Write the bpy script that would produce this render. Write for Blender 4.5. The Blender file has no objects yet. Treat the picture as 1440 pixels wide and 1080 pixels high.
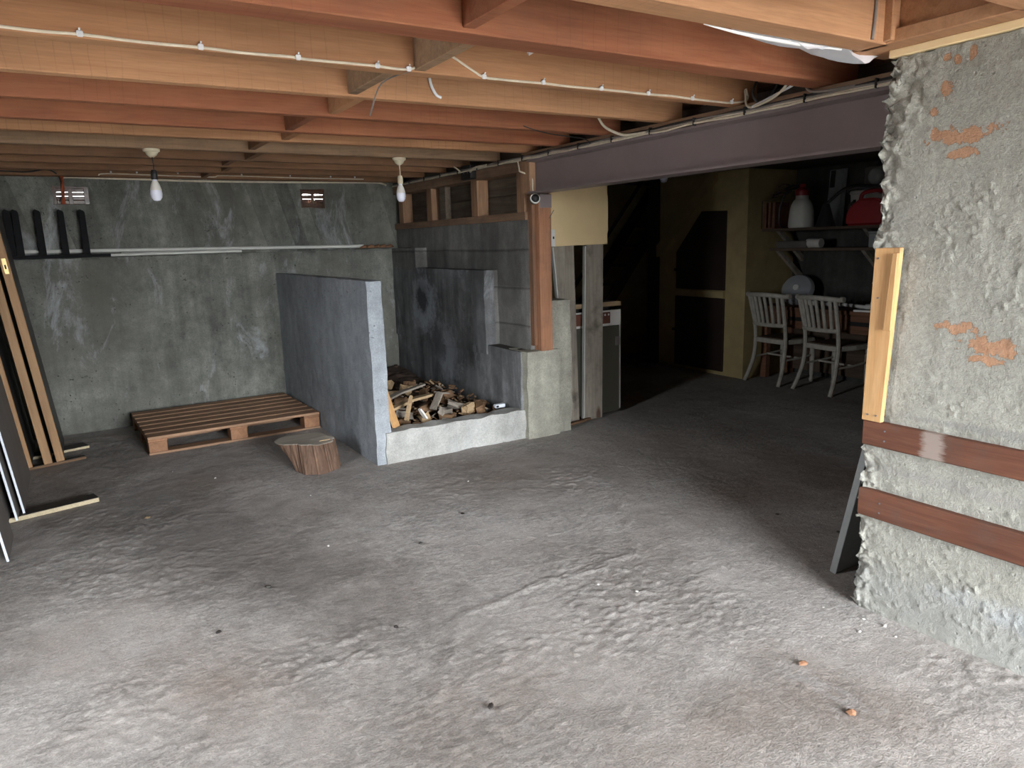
import bpy, bmesh, math, random
import numpy as np
from mathutils import Vector, Matrix, Euler

R = math.radians
scene = bpy.context.scene
COL = scene.collection
random.seed(7)

# ------------------------------------------------------------------ camera, sky, exposure
cam_d = bpy.data.cameras.new('camera'); cam = bpy.data.objects.new('camera', cam_d); COL.objects.link(cam)
YAW, PITCH, ROLL, FPX, EYE = R(30.98016), R(11.07547), R(-1.64055), 1019.026, 1.55
cy, sy, cp, sp = math.cos(YAW), math.sin(YAW), math.cos(PITCH), math.sin(PITCH)
fw = Vector((sy*cp, cy*cp, -sp)); r0 = Vector((cy, -sy, 0)); u0 = r0.cross(fw)
rt = math.cos(ROLL)*r0 + math.sin(ROLL)*u0; up = -math.sin(ROLL)*r0 + math.cos(ROLL)*u0
m = Matrix((rt, up, -fw)).transposed().to_4x4(); m.translation = (0, 0, EYE)
cam.matrix_world = m
cam_d.sensor_width = 36.0; cam_d.lens = FPX/1440*36.0; cam_d.clip_start = 0.05; cam_d.clip_end = 200
scene.camera = cam

world = bpy.data.worlds.new('overcast_sky'); scene.world = world; world.use_nodes = True
bg = world.node_tree.nodes['Background']
bg.inputs['Color'].default_value = (0.92, 0.96, 1.0, 1); bg.inputs['Strength'].default_value = 5.0
scene.view_settings.view_transform = 'Standard'; scene.view_settings.look = 'None'
scene.view_settings.gamma = 1.0; scene.view_settings.use_curve_mapping = False
scene.view_settings.exposure = 3.7
scene.cycles.max_bounces = 10; scene.cycles.diffuse_bounces = 7

OPEN_X0, OPEN_X1, OPEN_Y, OPEN_Z = 0.65, 2.66, -2.2, 2.25       # doorway behind the camera
WIN_Y0, WIN_Y1, WIN_X, WIN_Z0, WIN_Z1 = 2.45, 2.95, -1.3, 0.9, 2.0   # side door in the left wall

def portal(loc, rot, sx, sz):                                     # sky light guides through the two doorways
    l = bpy.data.lights.new('doorway_portal', 'AREA'); l.shape = 'RECTANGLE'; l.size = sx; l.size_y = sz
    l.cycles.is_portal = True
    o = bpy.data.objects.new('doorway_portal', l); COL.objects.link(o); o.location = loc; o.rotation_euler = rot
portal(((OPEN_X0+OPEN_X1)/2, OPEN_Y-.05, OPEN_Z/2), (R(90), 0, 0), OPEN_X1-OPEN_X0, OPEN_Z)
portal((WIN_X-.05, (WIN_Y0+WIN_Y1)/2, (WIN_Z0+WIN_Z1)/2), (R(90), 0, R(-90)), WIN_Y1-WIN_Y0, WIN_Z1-WIN_Z0)

# ------------------------------------------------------------------ materials
def new_mat(name):
    mt = bpy.data.materials.new(name); mt.use_nodes = True
    nt = mt.node_tree; return mt, nt, nt.nodes['Principled BSDF']
class NT:
    def __init__(s, nt): s.nt = nt
    def n(s, t, **kw):
        nd = s.nt.nodes.new(t)
        for k, v in kw.items():
            if k.startswith('_'): setattr(nd, k[1:], v)
        return nd
    def set(s, sock, v):
        if hasattr(v, 'default_value') or isinstance(v, bpy.types.NodeSocket): s.nt.links.new(v, sock)
        else: sock.default_value = v
    def coord(s): return s.n('ShaderNodeTexCoord').outputs['Object']
    def mapp(s, vec, scale=(1,1,1), loc=(0,0,0), rot=(0,0,0)):
        nd = s.n('ShaderNodeMapping'); s.set(nd.inputs['Vector'], vec); nd.inputs['Scale'].default_value = scale
        nd.inputs['Location'].default_value = loc; nd.inputs['Rotation'].default_value = rot; return nd.outputs[0]
    def noise(s, vec, scale, detail=4, rough=.6, dist=0):
        nd = s.n('ShaderNodeTexNoise'); s.set(nd.inputs['Vector'], vec); nd.inputs['Scale'].default_value = scale
        nd.inputs['Detail'].default_value = detail; nd.inputs['Roughness'].default_value = rough; nd.inputs['Distortion'].default_value = dist
        return nd.outputs['Fac']
    def ramp(s, fac, stops):
        nd = s.n('ShaderNodeValToRGB'); s.set(nd.inputs[0], fac); cr = nd.color_ramp
        while len(cr.elements) < len(stops): cr.elements.new(.5)
        for e, (p, c) in zip(cr.elements, stops):
            e.position = p; e.color = (*c, 1) if hasattr(c, '__len__') else (c, c, c, 1)
        return nd.outputs[0]
    def mix(s, fac, a, b, mode='MIX'):
        nd = s.n('ShaderNodeMix', _data_type='RGBA', _blend_type=mode); s.set(nd.inputs[0], fac)
        for k, v in ((6, a), (7, b)): s.set(nd.inputs[k], (*v, 1) if isinstance(v, tuple) and len(v) == 3 else v)
        return nd.outputs[2]
    def math(s, op, a, b=0.0, c=0.0):
        nd = s.n('ShaderNodeMath', _operation=op)
        for k, v in enumerate((a, b, c)): s.set(nd.inputs[k], v)
        return nd.outputs[0]
    def bump(s, h, strength, dist=.01, normal=None):
        nd = s.n('ShaderNodeBump'); s.set(nd.inputs['Height'], h); nd.inputs['Strength'].default_value = strength
        nd.inputs['Distance'].default_value = dist
        if normal is not None: s.set(nd.inputs['Normal'], normal)
        return nd.outputs[0]
    def sep(s, vec):
        nd = s.n('ShaderNodeSeparateXYZ'); s.set(nd.inputs[0], vec); return nd.outputs

def concrete(name, dark, light, boards=0.0, slant=None, bump=.5, streak=.4, rough=.88, stain=None, patches=None, pits=.3, axis='y', white=0.0, grit=1.0, mottle=.55, blots=None, topdirt=0.0):
    mt, nt, b = new_mat(name); g = NT(nt); co = g.coord()
    n1 = g.noise(co, 1.6, 9, .62, .3)
    col = g.ramp(n1, [(.3, dark), (.72, light)])
    n2 = g.noise(co, 11, 8, .7)
    col = g.mix(mottle, col, g.ramp(n2, [(.28, .42), (.72, 1.0)]), 'MULTIPLY')
    n9 = g.noise(co, 95, 4, .8)
    col = g.mix(.35, col, g.ramp(n9, [(.36, .38), (.62, 1.22)]), 'MULTIPLY')
    st = g.noise(g.mapp(co, (5, 5, .55)), 1.6, 6, .65)
    col = g.mix(streak, col, g.ramp(st, [(.35, .35), (.62, 1.15)]), 'MULTIPLY')
    if stain:
        ns = g.noise(co, .9, 5, .6)
        col = g.mix(g.ramp(ns, [(.46, 0), (.64, .8)]), col, stain)
    if white:
        nw = g.noise(g.mapp(co, (1, 1, .4)), 2.7, 9, .75, .6)
        col = g.mix(g.ramp(nw, [(.56, 0), (.72, white)]), col, (.52, .55, .57))
    h = g.math('ADD', g.math('MULTIPLY', n2, .6), g.math('MULTIPLY', n9, .5*grit))
    vo = g.n('ShaderNodeTexVoronoi'); g.set(vo.inputs['Vector'], co); vo.inputs['Scale'].default_value = 34
    pit = g.ramp(vo.outputs['Distance'], [(.05, 0), (.22, 1)])
    pm = g.ramp(g.noise(co, 7, 3), [(.5, 1), (.62, 0)])
    pitm = g.mix(pm, pit, (1, 1, 1))
    h = g.math('ADD', h, g.math('MULTIPLY', pitm, pits))
    if boards:
        z = g.sep(co)[2]
        fr = g.math('FRACT', g.math('MULTIPLY', g.math('ADD', z, g.math('MULTIPLY', g.noise(co, 1.1, 2), .03)), 1/boards))
        ln = g.ramp(fr, [(0, 0), (.035, 1), (.95, 1), (1, .2)])
        idx = g.math('FLOOR', g.math('MULTIPLY', z, 1/boards))
        tone = g.n('ShaderNodeTexWhiteNoise', _noise_dimensions='1D'); g.set(tone.inputs['W'], idx)
        col = g.mix(.35, col, g.ramp(tone.outputs['Value'], [(0, .62), (1, 1.1)]), 'MULTIPLY')
        col = g.mix(.4, col, ln, 'MULTIPLY')
        h = g.math('ADD', h, g.math('MULTIPLY', ln, .6))
    if slant:                                       # marks of slanting shutter boards
        x, _, z = g.sep(co)
        q = g.math('ADD', x, g.math('MULTIPLY', z, slant))
        fr = g.math('FRACT', g.math('MULTIPLY', q, 1/.135))
        idx = g.math('FLOOR', g.math('MULTIPLY', q, 1/.135))
        tone = g.n('ShaderNodeTexWhiteNoise', _noise_dimensions='1D'); g.set(tone.inputs['W'], idx)
        msk = g.ramp(g.noise(co, 2.2, 6, .7), [(.42, 0), (.6, 1)])
        tcol = g.mix(msk, (1, 1, 1), g.ramp(tone.outputs['Value'], [(0, .6), (.6, 1.0), (1, 1.45)]))
        up_ = g.ramp(z, [(.0, 0), (1, 1)]); gate = g.math('GREATER_THAN', z, 1.5)
        col = g.mix(g.math('MULTIPLY', gate, .75), col, tcol, 'MULTIPLY')
        ln = g.ramp(fr, [(0, .55), (.04, 1)])
        col = g.mix(g.math('MULTIPLY', gate, .5), col, ln, 'MULTIPLY')
    if patches:                                     # spalled spots showing the warm layer beneath
        nd = g.noise(co, 22, 6, .7)
        tot = None
        for (y, z, a, c) in patches:
            v = g.mapp(co, (0, 1/a, 1/c), (0, -y/a, -z/c))
            ln_ = g.n('ShaderNodeVectorMath', _operation='LENGTH'); g.set(ln_.inputs[0], v)
            e = g.math('SUBTRACT', 1.0, g.math('ADD', ln_.outputs['Value'], g.math('MULTIPLY', g.math('SUBTRACT', nd, .5), 4.0)))
            tot = e if tot is None else g.math('MAXIMUM', tot, e)
        pmk = g.ramp(tot, [(.0, 0), (.08, 1)])
        col = g.mix(pmk, col, g.mix(nd, (.34, .19, .11), (.50, .29, .18)))
        h = g.math('SUBTRACT', h, g.math('MULTIPLY', pmk, .8))
    g.set(b.inputs['Base Color'], col); b.inputs['Roughness'].default_value = rough
    b.inputs['Specular IOR Level'].default_value = .3
    for (y, z, a, c, bc, k) in (blots or []):                # soot and salt blooms on the x-facing wall
        ln_ = g.n('ShaderNodeVectorMath', _operation='LENGTH'); g.set(ln_.inputs[0], g.mapp(co, (0, 1/a, 1/c), (0, -y/a, -z/c)))
        e = g.math('ADD', ln_.outputs['Value'], g.math('MULTIPLY', g.math('SUBTRACT', g.noise(co, 9, 7, .75), .5), 2.2))
        col = g.mix(g.ramp(e, [(.45, k), (1.0, 0)]), col, bc)
    if topdirt:                                              # dust and dirt settled on upward faces
        nz = g.sep(g.n('ShaderNodeNewGeometry').outputs['Normal'])[2]
        col = g.mix(g.ramp(nz, [(.6, 0), (.8, topdirt)]), col, (.05, .042, .036))
    col = g.mix(pits*.5, col, g.ramp(pitm, [(0, .3), (1, 1)]), 'MULTIPLY')
    g.set(b.inputs['Base Color'], col)
    g.set(b.inputs['Normal'], g.bump(h, min(1, bump*1.4), .02))
    return mt

def wood(name, c1, c2, c3=None, axis='X', scale=1.0, rough=.75, bump=.25, knots=.0, stain=None, saw=0.0, dirt=0.0, smear=None):
    mt, nt, b = new_mat(name); g = NT(nt); co = g.coord()
    oi = g.n('ShaderNodeObjectInfo'); rnd = oi.outputs['Random']
    va = g.n('ShaderNodeVectorMath', _operation='ADD'); g.set(va.inputs[0], co)
    cmb = g.n('ShaderNodeCombineXYZ')
    for k in range(3): g.set(cmb.inputs[k], g.math('MULTIPLY', rnd, 37.0+11*k))
    g.set(va.inputs[1], cmb.outputs[0]); v = va.outputs[0]
    s = {'X': (.55, 9, 9), 'Y': (9, .55, 9), 'Z': (9, 9, .55)}[axis]
    gr = g.noise(g.mapp(v, tuple(k*scale for k in s)), 2.6, 8, .62, .9)
    fine = g.noise(g.mapp(v, tuple(k*scale*5 for k in s)), 3.0, 4, .6)
    big = g.noise(v, .9*scale, 4, .55)
    col = g.ramp(gr, [(.25, c1), (.62, c2)] + ([(.85, c3)] if c3 else []))
    col = g.mix(.35, col, g.ramp(fine, [(.3, .6), (.7, 1.1)]), 'MULTIPLY')
    col = g.mix(.6, col, g.ramp(big, [(.3, .62), (.62, 1.1)]), 'MULTIPLY')
    col = g.mix(.35, col, g.ramp(rnd, [(0, .7), (1, 1.15)]), 'MULTIPLY')
    h = g.math('ADD', g.math('MULTIPLY', gr, .6), g.math('MULTIPLY', fine, .4))
    if saw:                                         # faint cross saw marks
        ax = {'X': 0, 'Y': 1, 'Z': 2}[axis]
        q = g.math('ADD', g.sep(v)[ax], g.math('MULTIPLY', g.noise(v, 3, 2), .05))
        sw = g.ramp(g.math('FRACT', g.math('MULTIPLY', q, 19)), [(0, .0), (.1, 1), (1, 1)])
        sm = g.ramp(g.noise(v, 1.3, 3), [(.45, 0), (.6, saw)])
        col = g.mix(sm, col, g.mix(1.0, col, g.mix(.35, (1, 1, 1), sw), 'MULTIPLY'))
    if knots:
        vo = g.n('ShaderNodeTexVoronoi'); g.set(vo.inputs['Vector'], g.mapp(v, tuple(knots*k for k in {'X': (.35, 1, 1), 'Y': (1, .35, 1), 'Z': (1, 1, .35)}[axis]))); vo.inputs['Scale'].default_value = 5
        col = g.mix(g.ramp(vo.outputs['Distance'], [(.1, .85), (.2, 0)]), col, (.09, .045, .025))
    if stain:
        col = g.mix(g.ramp(g.noise(v, 3.5, 5, .6), [(.56, 0), (.68, .8)]), col, stain)
    if dirt:
        col = g.mix(g.ramp(g.noise(v, 5, 7, .7), [(.48, 0), (.75, dirt)]), col, (.08, .07, .06))
    if smear:                                       # a wiped band of grey paint
        q = g.math('DIVIDE', g.math('ABSOLUTE', g.math('SUBTRACT', g.sep(co)[1], smear[0])), smear[1])
        q = g.math('ADD', q, g.math('MULTIPLY', g.math('SUBTRACT', g.noise(g.mapp(co, (1, 1, 8)), 14, 6, .7), .5), 1.4))
        col = g.mix(g.ramp(q, [(.5, .75), (1.0, 0)]), col, (.34, .285, .25))
    g.set(b.inputs['Base Color'], col); b.inputs['Roughness'].default_value = rough
    b.inputs['Specular IOR Level'].default_value = .3
    g.set(b.inputs['Normal'], g.bump(h, bump, .006))
    return mt

def plain(name, c, rough=.6, metal=0.0, var=.25, scale=14, bump=.08, spec=.4, trans=0.0, c2=None):
    mt, nt, b = new_mat(name); g = NT(nt); co = g.coord()
    n = g.noise(co, scale, 6, .65)
    col = g.mix(g.ramp(n, [(.35, 0), (.7, 1)]), c, c2 if c2 else tuple(k*(1-var) for k in c))
    g.set(b.inputs['Base Color'], col); b.inputs['Roughness'].default_value = rough; b.inputs['Metallic'].default_value = metal
    b.inputs['Specular IOR Level'].default_value = spec; b.inputs['Transmission Weight'].default_value = trans
    if bump: g.set(b.inputs['Normal'], g.bump(n, bump, .004))
    return mt

def floor_material():
    mt, nt, b = new_mat('floor_concrete'); g = NT(nt); co = g.coord()
    n1 = g.noise(co, .9, 8, .6, .4); n2 = g.noise(co, 6, 9, .72); n3 = g.noise(co, 62, 6, .75); n4 = g.noise(co, 150, 3, .7)
    col = g.ramp(n1, [(.3, (.33, .298, .272)), (.55, (.44, .412, .386)), (.75, (.52, .498, .475))])
    col = g.mix(.45, col, g.ramp(n2, [(.3, .55), (.7, 1.12)]), 'MULTIPLY')
    col = g.mix(.35, col, g.ramp(n3, [(.32, .35), (.66, 1.2)]), 'MULTIPLY')
    col = g.mix(.3, col, g.ramp(n4, [(.36, .35), (.62, 1.25)]), 'MULTIPLY')
    lump = g.ramp(g.noise(g.mapp(co, (1, 1.6, 1)), 24, 7, .78, .2), [(.44, .78), (.50, 1.0), (.60, 1.12)])
    lm = g.ramp(g.noise(co, 1.7, 6, .65), [(.40, .15), (.58, 1)])
    col = g.mix(lm, col, g.mix(1.0, col, lump, 'MULTIPLY'))
    nb = g.noise(co, .55, 4, .55)
    col = g.mix(g.ramp(nb, [(.52, 0), (.68, .6)]), col, (.165, .115, .085))          # brown earth film
    wp = g.ramp(g.noise(g.mapp(co, (1, .8, 1), (3.1, 1.7, 0)), 2.3, 9, .78, .5), [(.60, 0), (.72, .6)])
    col = g.mix(wp, col, (.40, .40, .40))                                          # chalky patches
    shade_d = g.n('ShaderNodeVectorMath', _operation='LENGTH'); g.set(shade_d.inputs[0], g.mapp(g.mapp(g.mapp(co, loc=(-.55, -3.9, 0)), rot=(0, 0, R(-20))), (1/.62, 1/2.0, 0)))
    shade_m = g.ramp(g.math('ADD', shade_d.outputs['Value'], g.math('MULTIPLY', g.math('SUBTRACT', n2, .5), 1.2)), [(.25, .62), (1.15, 0)])
    col = g.mix(shade_m, col, (.085, .074, .066))                                        # shade between the two doorways' light pools, painted into the floor colour
    gm = g.ramp(g.noise(co, 1.7, 6, .65), [(.42, .25), (.62, 1)])                   # gritty areas
    h = g.math('ADD', g.math('MULTIPLY', n2, .22), g.math('MULTIPLY', g.math('MULTIPLY', n3, gm), .55))
    h = g.math('ADD', h, g.math('ADD', g.math('MULTIPLY', n4, .26), g.math('MULTIPLY', g.math('MULTIPLY', lump, lm), .55)))
    g.set(b.inputs['Base Color'], col); b.inputs['Specular IOR Level'].default_value = .35
    g.set(b.inputs['Roughness'], g.ramp(n1, [(.3, .75), (.7, .92)]))
    g.set(b.inputs['Normal'], g.bump(h, .9, .013))
    return mt

M = {}
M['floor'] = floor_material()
M['back'] = concrete('back_wall_concrete', (0.178, 0.184, 0.160), (0.399, 0.408, 0.360), slant=.28, streak=.5, white=.75, bump=.8, topdirt=.8, pits=1.1, mottle=.75, stain=(0.128, 0.124, 0.105))
M['side'] = concrete('side_wall_concrete', (0.185, 0.181, 0.168), (0.362, 0.358, 0.335), boards=.30, streak=.5, topdirt=.9, bump=.6, stain=(0.081, 0.077, 0.072))
M['bin'] = concrete('bin_wall_concrete', (0.161, 0.166, 0.170), (0.362, 0.370, 0.378), streak=.75, bump=.6, white=.6, topdirt=.9, blots=[(6.55, .98, .34, .34, (.46, .50, .56), .7), (6.58, 1.02, .17, .20, (.035, .037, .04), .9), (6.1, .55, .30, .34, (.42, .45, .50), .55), (6.25, .62, .14, .2, (.06, .06, .065), .7), (5.6, .35, .25, .2, (.36, .37, .38), .4)], stain=(0.063, 0.063, 0.064))
M['divider'] = concrete('divider_plaster', (0.319, 0.351, 0.381), (0.505, 0.540, 0.578), streak=.25, bump=.5, pits=1.2, rough=.7, grit=.8)
M['kerb'] = concrete('kerb_concrete', (0.371, 0.365, 0.335), (0.639, 0.639, 0.609), bump=.6, streak=.2, white=.5)
M['nib'] = concrete('nib_concrete', (0.330, 0.315, 0.262), (0.555, 0.540, 0.450), bump=.55, streak=.3)
M['right'] = concrete('right_wall_concrete', (.37, .365, .32), (.46, .455, .40), boards=0, streak=.10, bump=.5, pits=.35, grit=1.2, mottle=.35,
    blots=[(1.0, .10, 1.6, .16, (.29, .295, .285), .55), (.95, .20, .5, .05, (.40, .42, .43), .6), (1.3, .62, 1.2, .03, (.30, .29, .27), .5), (1.2, .85, .5, .02, (.26, .26, .24), .7)],
    patches=[(1.43, 1.868, .10, .028), (1.425, 1.81, .055, .018), (1.492, 2.03, .018, .022), (1.528, 1.96, .014, .016), (1.521, 1.88, .012, .02),
             (1.385, 1.207, .07, .018), (1.26, 1.15, .10, .028), (1.28, 1.10, .045, .016), (1.50, 2.135, .012, .012), (1.46, 2.12, .012, .016), (1.41, 2.13, .012, .02), (1.05, 1.14, .08, .03)])
M['cream'] = plain('cream_paint', (.40, .31, .15), .75, var=.25, scale=5)
M['stairwall'] = plain('dingy_stair_wall', (.46, .38, .20), .8, var=.3, scale=4)
M['creamboard'] = plain('cream_board_paint', (.82, .625, .35), .6, var=.06, scale=5, bump=.03)
M['outside'] = plain('outside_concrete', (.26, .25, .235), .9, var=.2, scale=3)
JW = [wood('joist_orange', (.37, .170, .080), (.49, .255, .128), (.42, .205, .10), saw=.8),
      wood('joist_red', (0.279, 0.089, 0.043), (0.372, 0.144, 0.070), (0.325, 0.116, 0.054), saw=.5, dirt=.2),
      wood('joist_light', (.42, .205, .100), (.54, .290, .152), (.47, .235, .115), saw=.7),
      wood('joist_brown', (0.203, 0.098, 0.046), (0.300, 0.158, 0.083), (0.247, 0.124, 0.064), saw=.4, dirt=.4),
      wood('joist_grey', (0.240, 0.143, 0.079), (0.360, 0.232, 0.139), saw=.5, dirt=.4)]
M['deck'] = wood('subfloor_boards', (.22, .11, .06), (.33, .18, .1), axis='Y')
M['post'] = wood('post_timber', (.26, .115, .06), (.42, .205, .115), axis='Z', dirt=.4)
M['darkpost'] = wood('post_packer_timber', (.16, .08, .045), (.27, .14, .08), axis='Z', dirt=.6)
M['stud'] = wood('stud_timber', (.28, .15, .085), (.45, .27, .16), axis='Z', dirt=.5)
M['plate'] = wood('plate_timber', (.20, .115, .07), (.32, .20, .125), axis='Y', dirt=.5)
M['wallboard'] = wood('old_wall_boards', (.10, .075, .055), (.20, .16, .12), axis='Y', dirt=.6)
M['batten'] = wood('batten_timber', (.092, .034, .019), (.168, .068, .040), (.128, .048, .026), axis='Y', knots=.8, dirt=.5)
M['batten_smear'] = wood('batten_timber_smeared', (.092, .034, .019), (.168, .068, .040), (.128, .048, .026), axis='Y', knots=.8, dirt=.5, smear=(1.015, .05))
M['pine'] = wood('pine_offcut', (.52, .27, .10), (.68, .41, .19), (.58, .32, .135), axis='Z', knots=.7, rough=.6)
M['weather'] = wood('weathered_plank', (.23, .195, .155), (.38, .335, .275), axis='Z', knots=1.2, dirt=.5, stain=(.085, .07, .055))
M['pallet'] = wood('pallet_timber', (.24, .135, .08), (.42, .255, .155), (.34, .2, .12), dirt=.35)
M['palletblock'] = wood('pallet_block', (.26, .125, .065), (.38, .20, .11), axis='Y', dirt=.3)
M['doorwood'] = wood('door_edge_timber', (.23, .125, .058), (.36, .21, .10), axis='Z', rough=.55)
M['doorface'] = plain('door_dark_face', (.045, .04, .036), .5, var=.3, scale=4)
M['bark'] = wood('log_bark', (.045, .026, .018), (.17, .10, .066), (.40, .24, .14), axis='Z', scale=1.5, bump=1.0)
M['cut'] = wood('log_cut_face', (.23, .20, .16), (.40, .36, .30), axis='X', scale=.7)
M['chip'] = wood('chipboard', (.42, .34, .21), (.62, .53, .36), axis='Y', scale=6, rough=.85)
M['chiptop'] = plain('chipboard_dark_top', (.03, .025, .022), .6)
M['fire1'] = wood('firewood_brown', (.10, .055, .03), (.24, .14, .075), axis='X', scale=2)
M['fire2'] = wood('firewood_pale', (.33, .22, .12), (.55, .40, .235), axis='X', scale=2)
M['fire3'] = wood('firewood_grey', (.17, .145, .12), (.33, .29, .24), axis='X', scale=2)
M['soil'] = plain('dark_wood_litter', (.075, .048, .033), .95, var=.6, scale=60, bump=.6)
M['steel'] = plain('painted_steel', (.23, .185, .185), .42, var=.12, scale=4, bump=.03, spec=.5)
M['rust'] = plain('steel_grey', (.20, .19, .20), .5, .6)
M['cable_w'] = plain('white_cable', (.72, .64, .50), .5, bump=0)
M['cable_k'] = plain('black_cable', (.03, .028, .027), .5, bump=0)
M['cable_g'] = plain('grey_cable', (.25, .22, .20), .5, bump=0)
M['clip'] = plain('white_clip', (.8, .8, .82), .4, bump=0)
M['blackpl'] = plain('black_plastic', (.018, .017, .017), .45, bump=0)
M['blackrack'] = plain('black_rack_paint', (.014, .014, .015), .8, bump=0, spec=.1)
M['whitepl'] = plain('white_plastic', (.74, .72, .68), .4, var=.06, bump=0)
M['ivory'] = plain('ivory_plastic', (.70, .62, .45), .4, var=.05, bump=0)
M['bulbglass'] = plain('frosted_bulb', (.82, .84, .95), .25, var=.02, bump=0)
M['pvc'] = plain('pvc_pipe', (.60, .60, .56), .45, var=.2, scale=6, bump=0)
M['brownglaze'] = plain('glazed_clay', (.13, .07, .048), .18, var=.5, scale=18, bump=.15, spec=.7)
M['redstrap'] = plain('red_strap', (.38, .075, .025), .65, var=.2)
M['brass'] = plain('brass', (.70, .52, .24), .35, .9, var=.1, bump=0)
M['wool'] = plain('white_insulation', (.80, .82, .86), .95, var=.12, scale=9, bump=.5)
M['film'] = plain('white_film', (.86, .86, .84), .3, var=.05, bump=0)
M['whiteedge'] = plain('white_edge', (.66, .70, .76), .5, var=.05, bump=0)
M['panelface'] = plain('panel_grey_face', (.13, .115, .105), .6, var=.25, scale=5)
M['chairpaint'] = plain('worn_white_paint', (.46, .43, .37), .55, var=.45, scale=13, c2=(.30, .275, .23))
M['bench'] = wood('bench_timber', (.12, .055, .03), (.22, .105, .06), axis='Y', dirt=.4)
M['shelf'] = wood('shelf_timber', (.07, .045, .032), (.13, .09, .06), axis='Y')
M['doorbrown'] = plain('dark_brown_paint', (.028, .016, .012), .55, var=.25, scale=5)
M['darkwood'] = plain('dark_stair_timber', (.05, .032, .024), .7, var=.3)
M['redpl'] = plain('red_plastic', (.26, .012, .014), .38, var=.1, bump=0)
M['bottle'] = plain('translucent_white_plastic', (.55, .54, .50), .4, var=.08, bump=0)
M['alu'] = plain('aluminium', (.55, .56, .58), .35, .8, var=.1, bump=0)
M['darkboard'] = plain('dark_glossy_board', (.075, .072, .055), .18, var=.1, scale=3, bump=.02, spec=.6)
M['greyboard'] = plain('grey_sheet', (.24, .25, .25), .6, var=.15)
M['brownlabel'] = plain('brown_trim', (.16, .06, .04), .55)
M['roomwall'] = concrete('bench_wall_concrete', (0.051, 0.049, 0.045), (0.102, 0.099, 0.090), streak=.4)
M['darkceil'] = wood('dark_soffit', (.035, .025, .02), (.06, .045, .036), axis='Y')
M['leaf'] = plain('dead_leaf', (.22, .11, .06), .8)
M['crumb'] = plain('pale_crumb', (.48, .46, .43), .9)
M['stone'] = plain('brown_stone', (.20, .14, .08), .9, var=.4)
M['lid'] = plain('clear_plastic', (.55, .57, .60), .25, var=.05, bump=0, trans=.55)
M['wire'] = plain('rusty_wire', (.10, .06, .045), .6, .6)
M['glassdark'] = plain('lamp_glass', (.35, .36, .36), .2, bump=0, spec=.7)

# ------------------------------------------------------------------ numpy noise and mesh helpers
_rng = np.random.RandomState(3); _T = _rng.rand(64, 64, 64).astype(np.float64)
def vnoise(P, sc, off=0.0):
    q = P*sc + off; i = np.floor(q).astype(int); f = q-i; f = f*f*(3-2*f); out = 0
    for a in (0, 1):
        for b_ in (0, 1):
            for c in (0, 1):
                w = (f[:, 0] if a else 1-f[:, 0])*(f[:, 1] if b_ else 1-f[:, 1])*(f[:, 2] if c else 1-f[:, 2])
                out = out + w*_T[(i[:, 0]+a) % 64, (i[:, 1]+b_) % 64, (i[:, 2]+c) % 64]
    return out*2-1
def fbm(P, sc, octs=3, off=0.0):
    o = 0; a = 1.0
    for k in range(octs): o = o + a*vnoise(P, sc*2**k, off+k*7.3); a *= .5
    return o
def link(o, parent=None):
    COL.objects.link(o)
    if parent is not None: o.parent = parent
    return o
def tag(o, label, cat, group=None):
    o['label'] = label; o['category'] = cat
    if group: o['group'] = group
    return o
def struct(o, label=None):
    o['kind'] = 'structure'
    if label: o['label'] = label
    return o
def thing(name, label, cat, loc=(0, 0, 0), rot=(0, 0, 0), group=None):
    o = bpy.data.objects.new(name, None); COL.objects.link(o); o.empty_display_size = .05
    o.location = loc; o.rotation_euler = rot
    return tag(o, label, cat, group)
def finish(name, bm, mat, parent=None, smooth=False, world=False, angle=35):
    """link a bmesh as one object; world=True: coordinates are world ones, the parent is unrotated"""
    if world and parent is not None: bmesh.ops.translate(bm, verts=bm.verts, vec=-parent.location)
    me = bpy.data.meshes.new(name); bm.to_mesh(me); bm.free()
    if mat is not None: me.materials.append(mat)
    if smooth:
        me.polygons.foreach_set('use_smooth', [True]*len(me.polygons)); me.set_sharp_from_angle(angle=R(angle))
    return link(bpy.data.objects.new(name, me), parent)
def bbox(bm, lo, hi, bev=.003, seg=1, mtx=None):
    r = bmesh.ops.create_cube(bm, size=1); vs = r['verts']
    for v in vs: v.co = Vector([(lo[k]+hi[k])/2 + v.co[k]*(hi[k]-lo[k]) for k in range(3)])
    if bev:
        es = list({e for v in vs for e in v.link_edges})
        rr = bmesh.ops.bevel(bm, geom=es, offset=min(bev, .45*min(abs(hi[k]-lo[k]) for k in range(3))), segments=seg, affect='EDGES', profile=.6)
        vs = list({v for v in vs if v.is_valid} | set(rr['verts']))
    if mtx is not None: bmesh.ops.transform(bm, matrix=mtx, verts=vs)
    return vs
def box(name, lo, hi, mat, parent=None, bev=.003, world=True, seg=1, mtx=None):
    bm = bmesh.new(); bbox(bm, lo, hi, bev, seg, mtx); return finish(name, bm, mat, parent, world=world)
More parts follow.
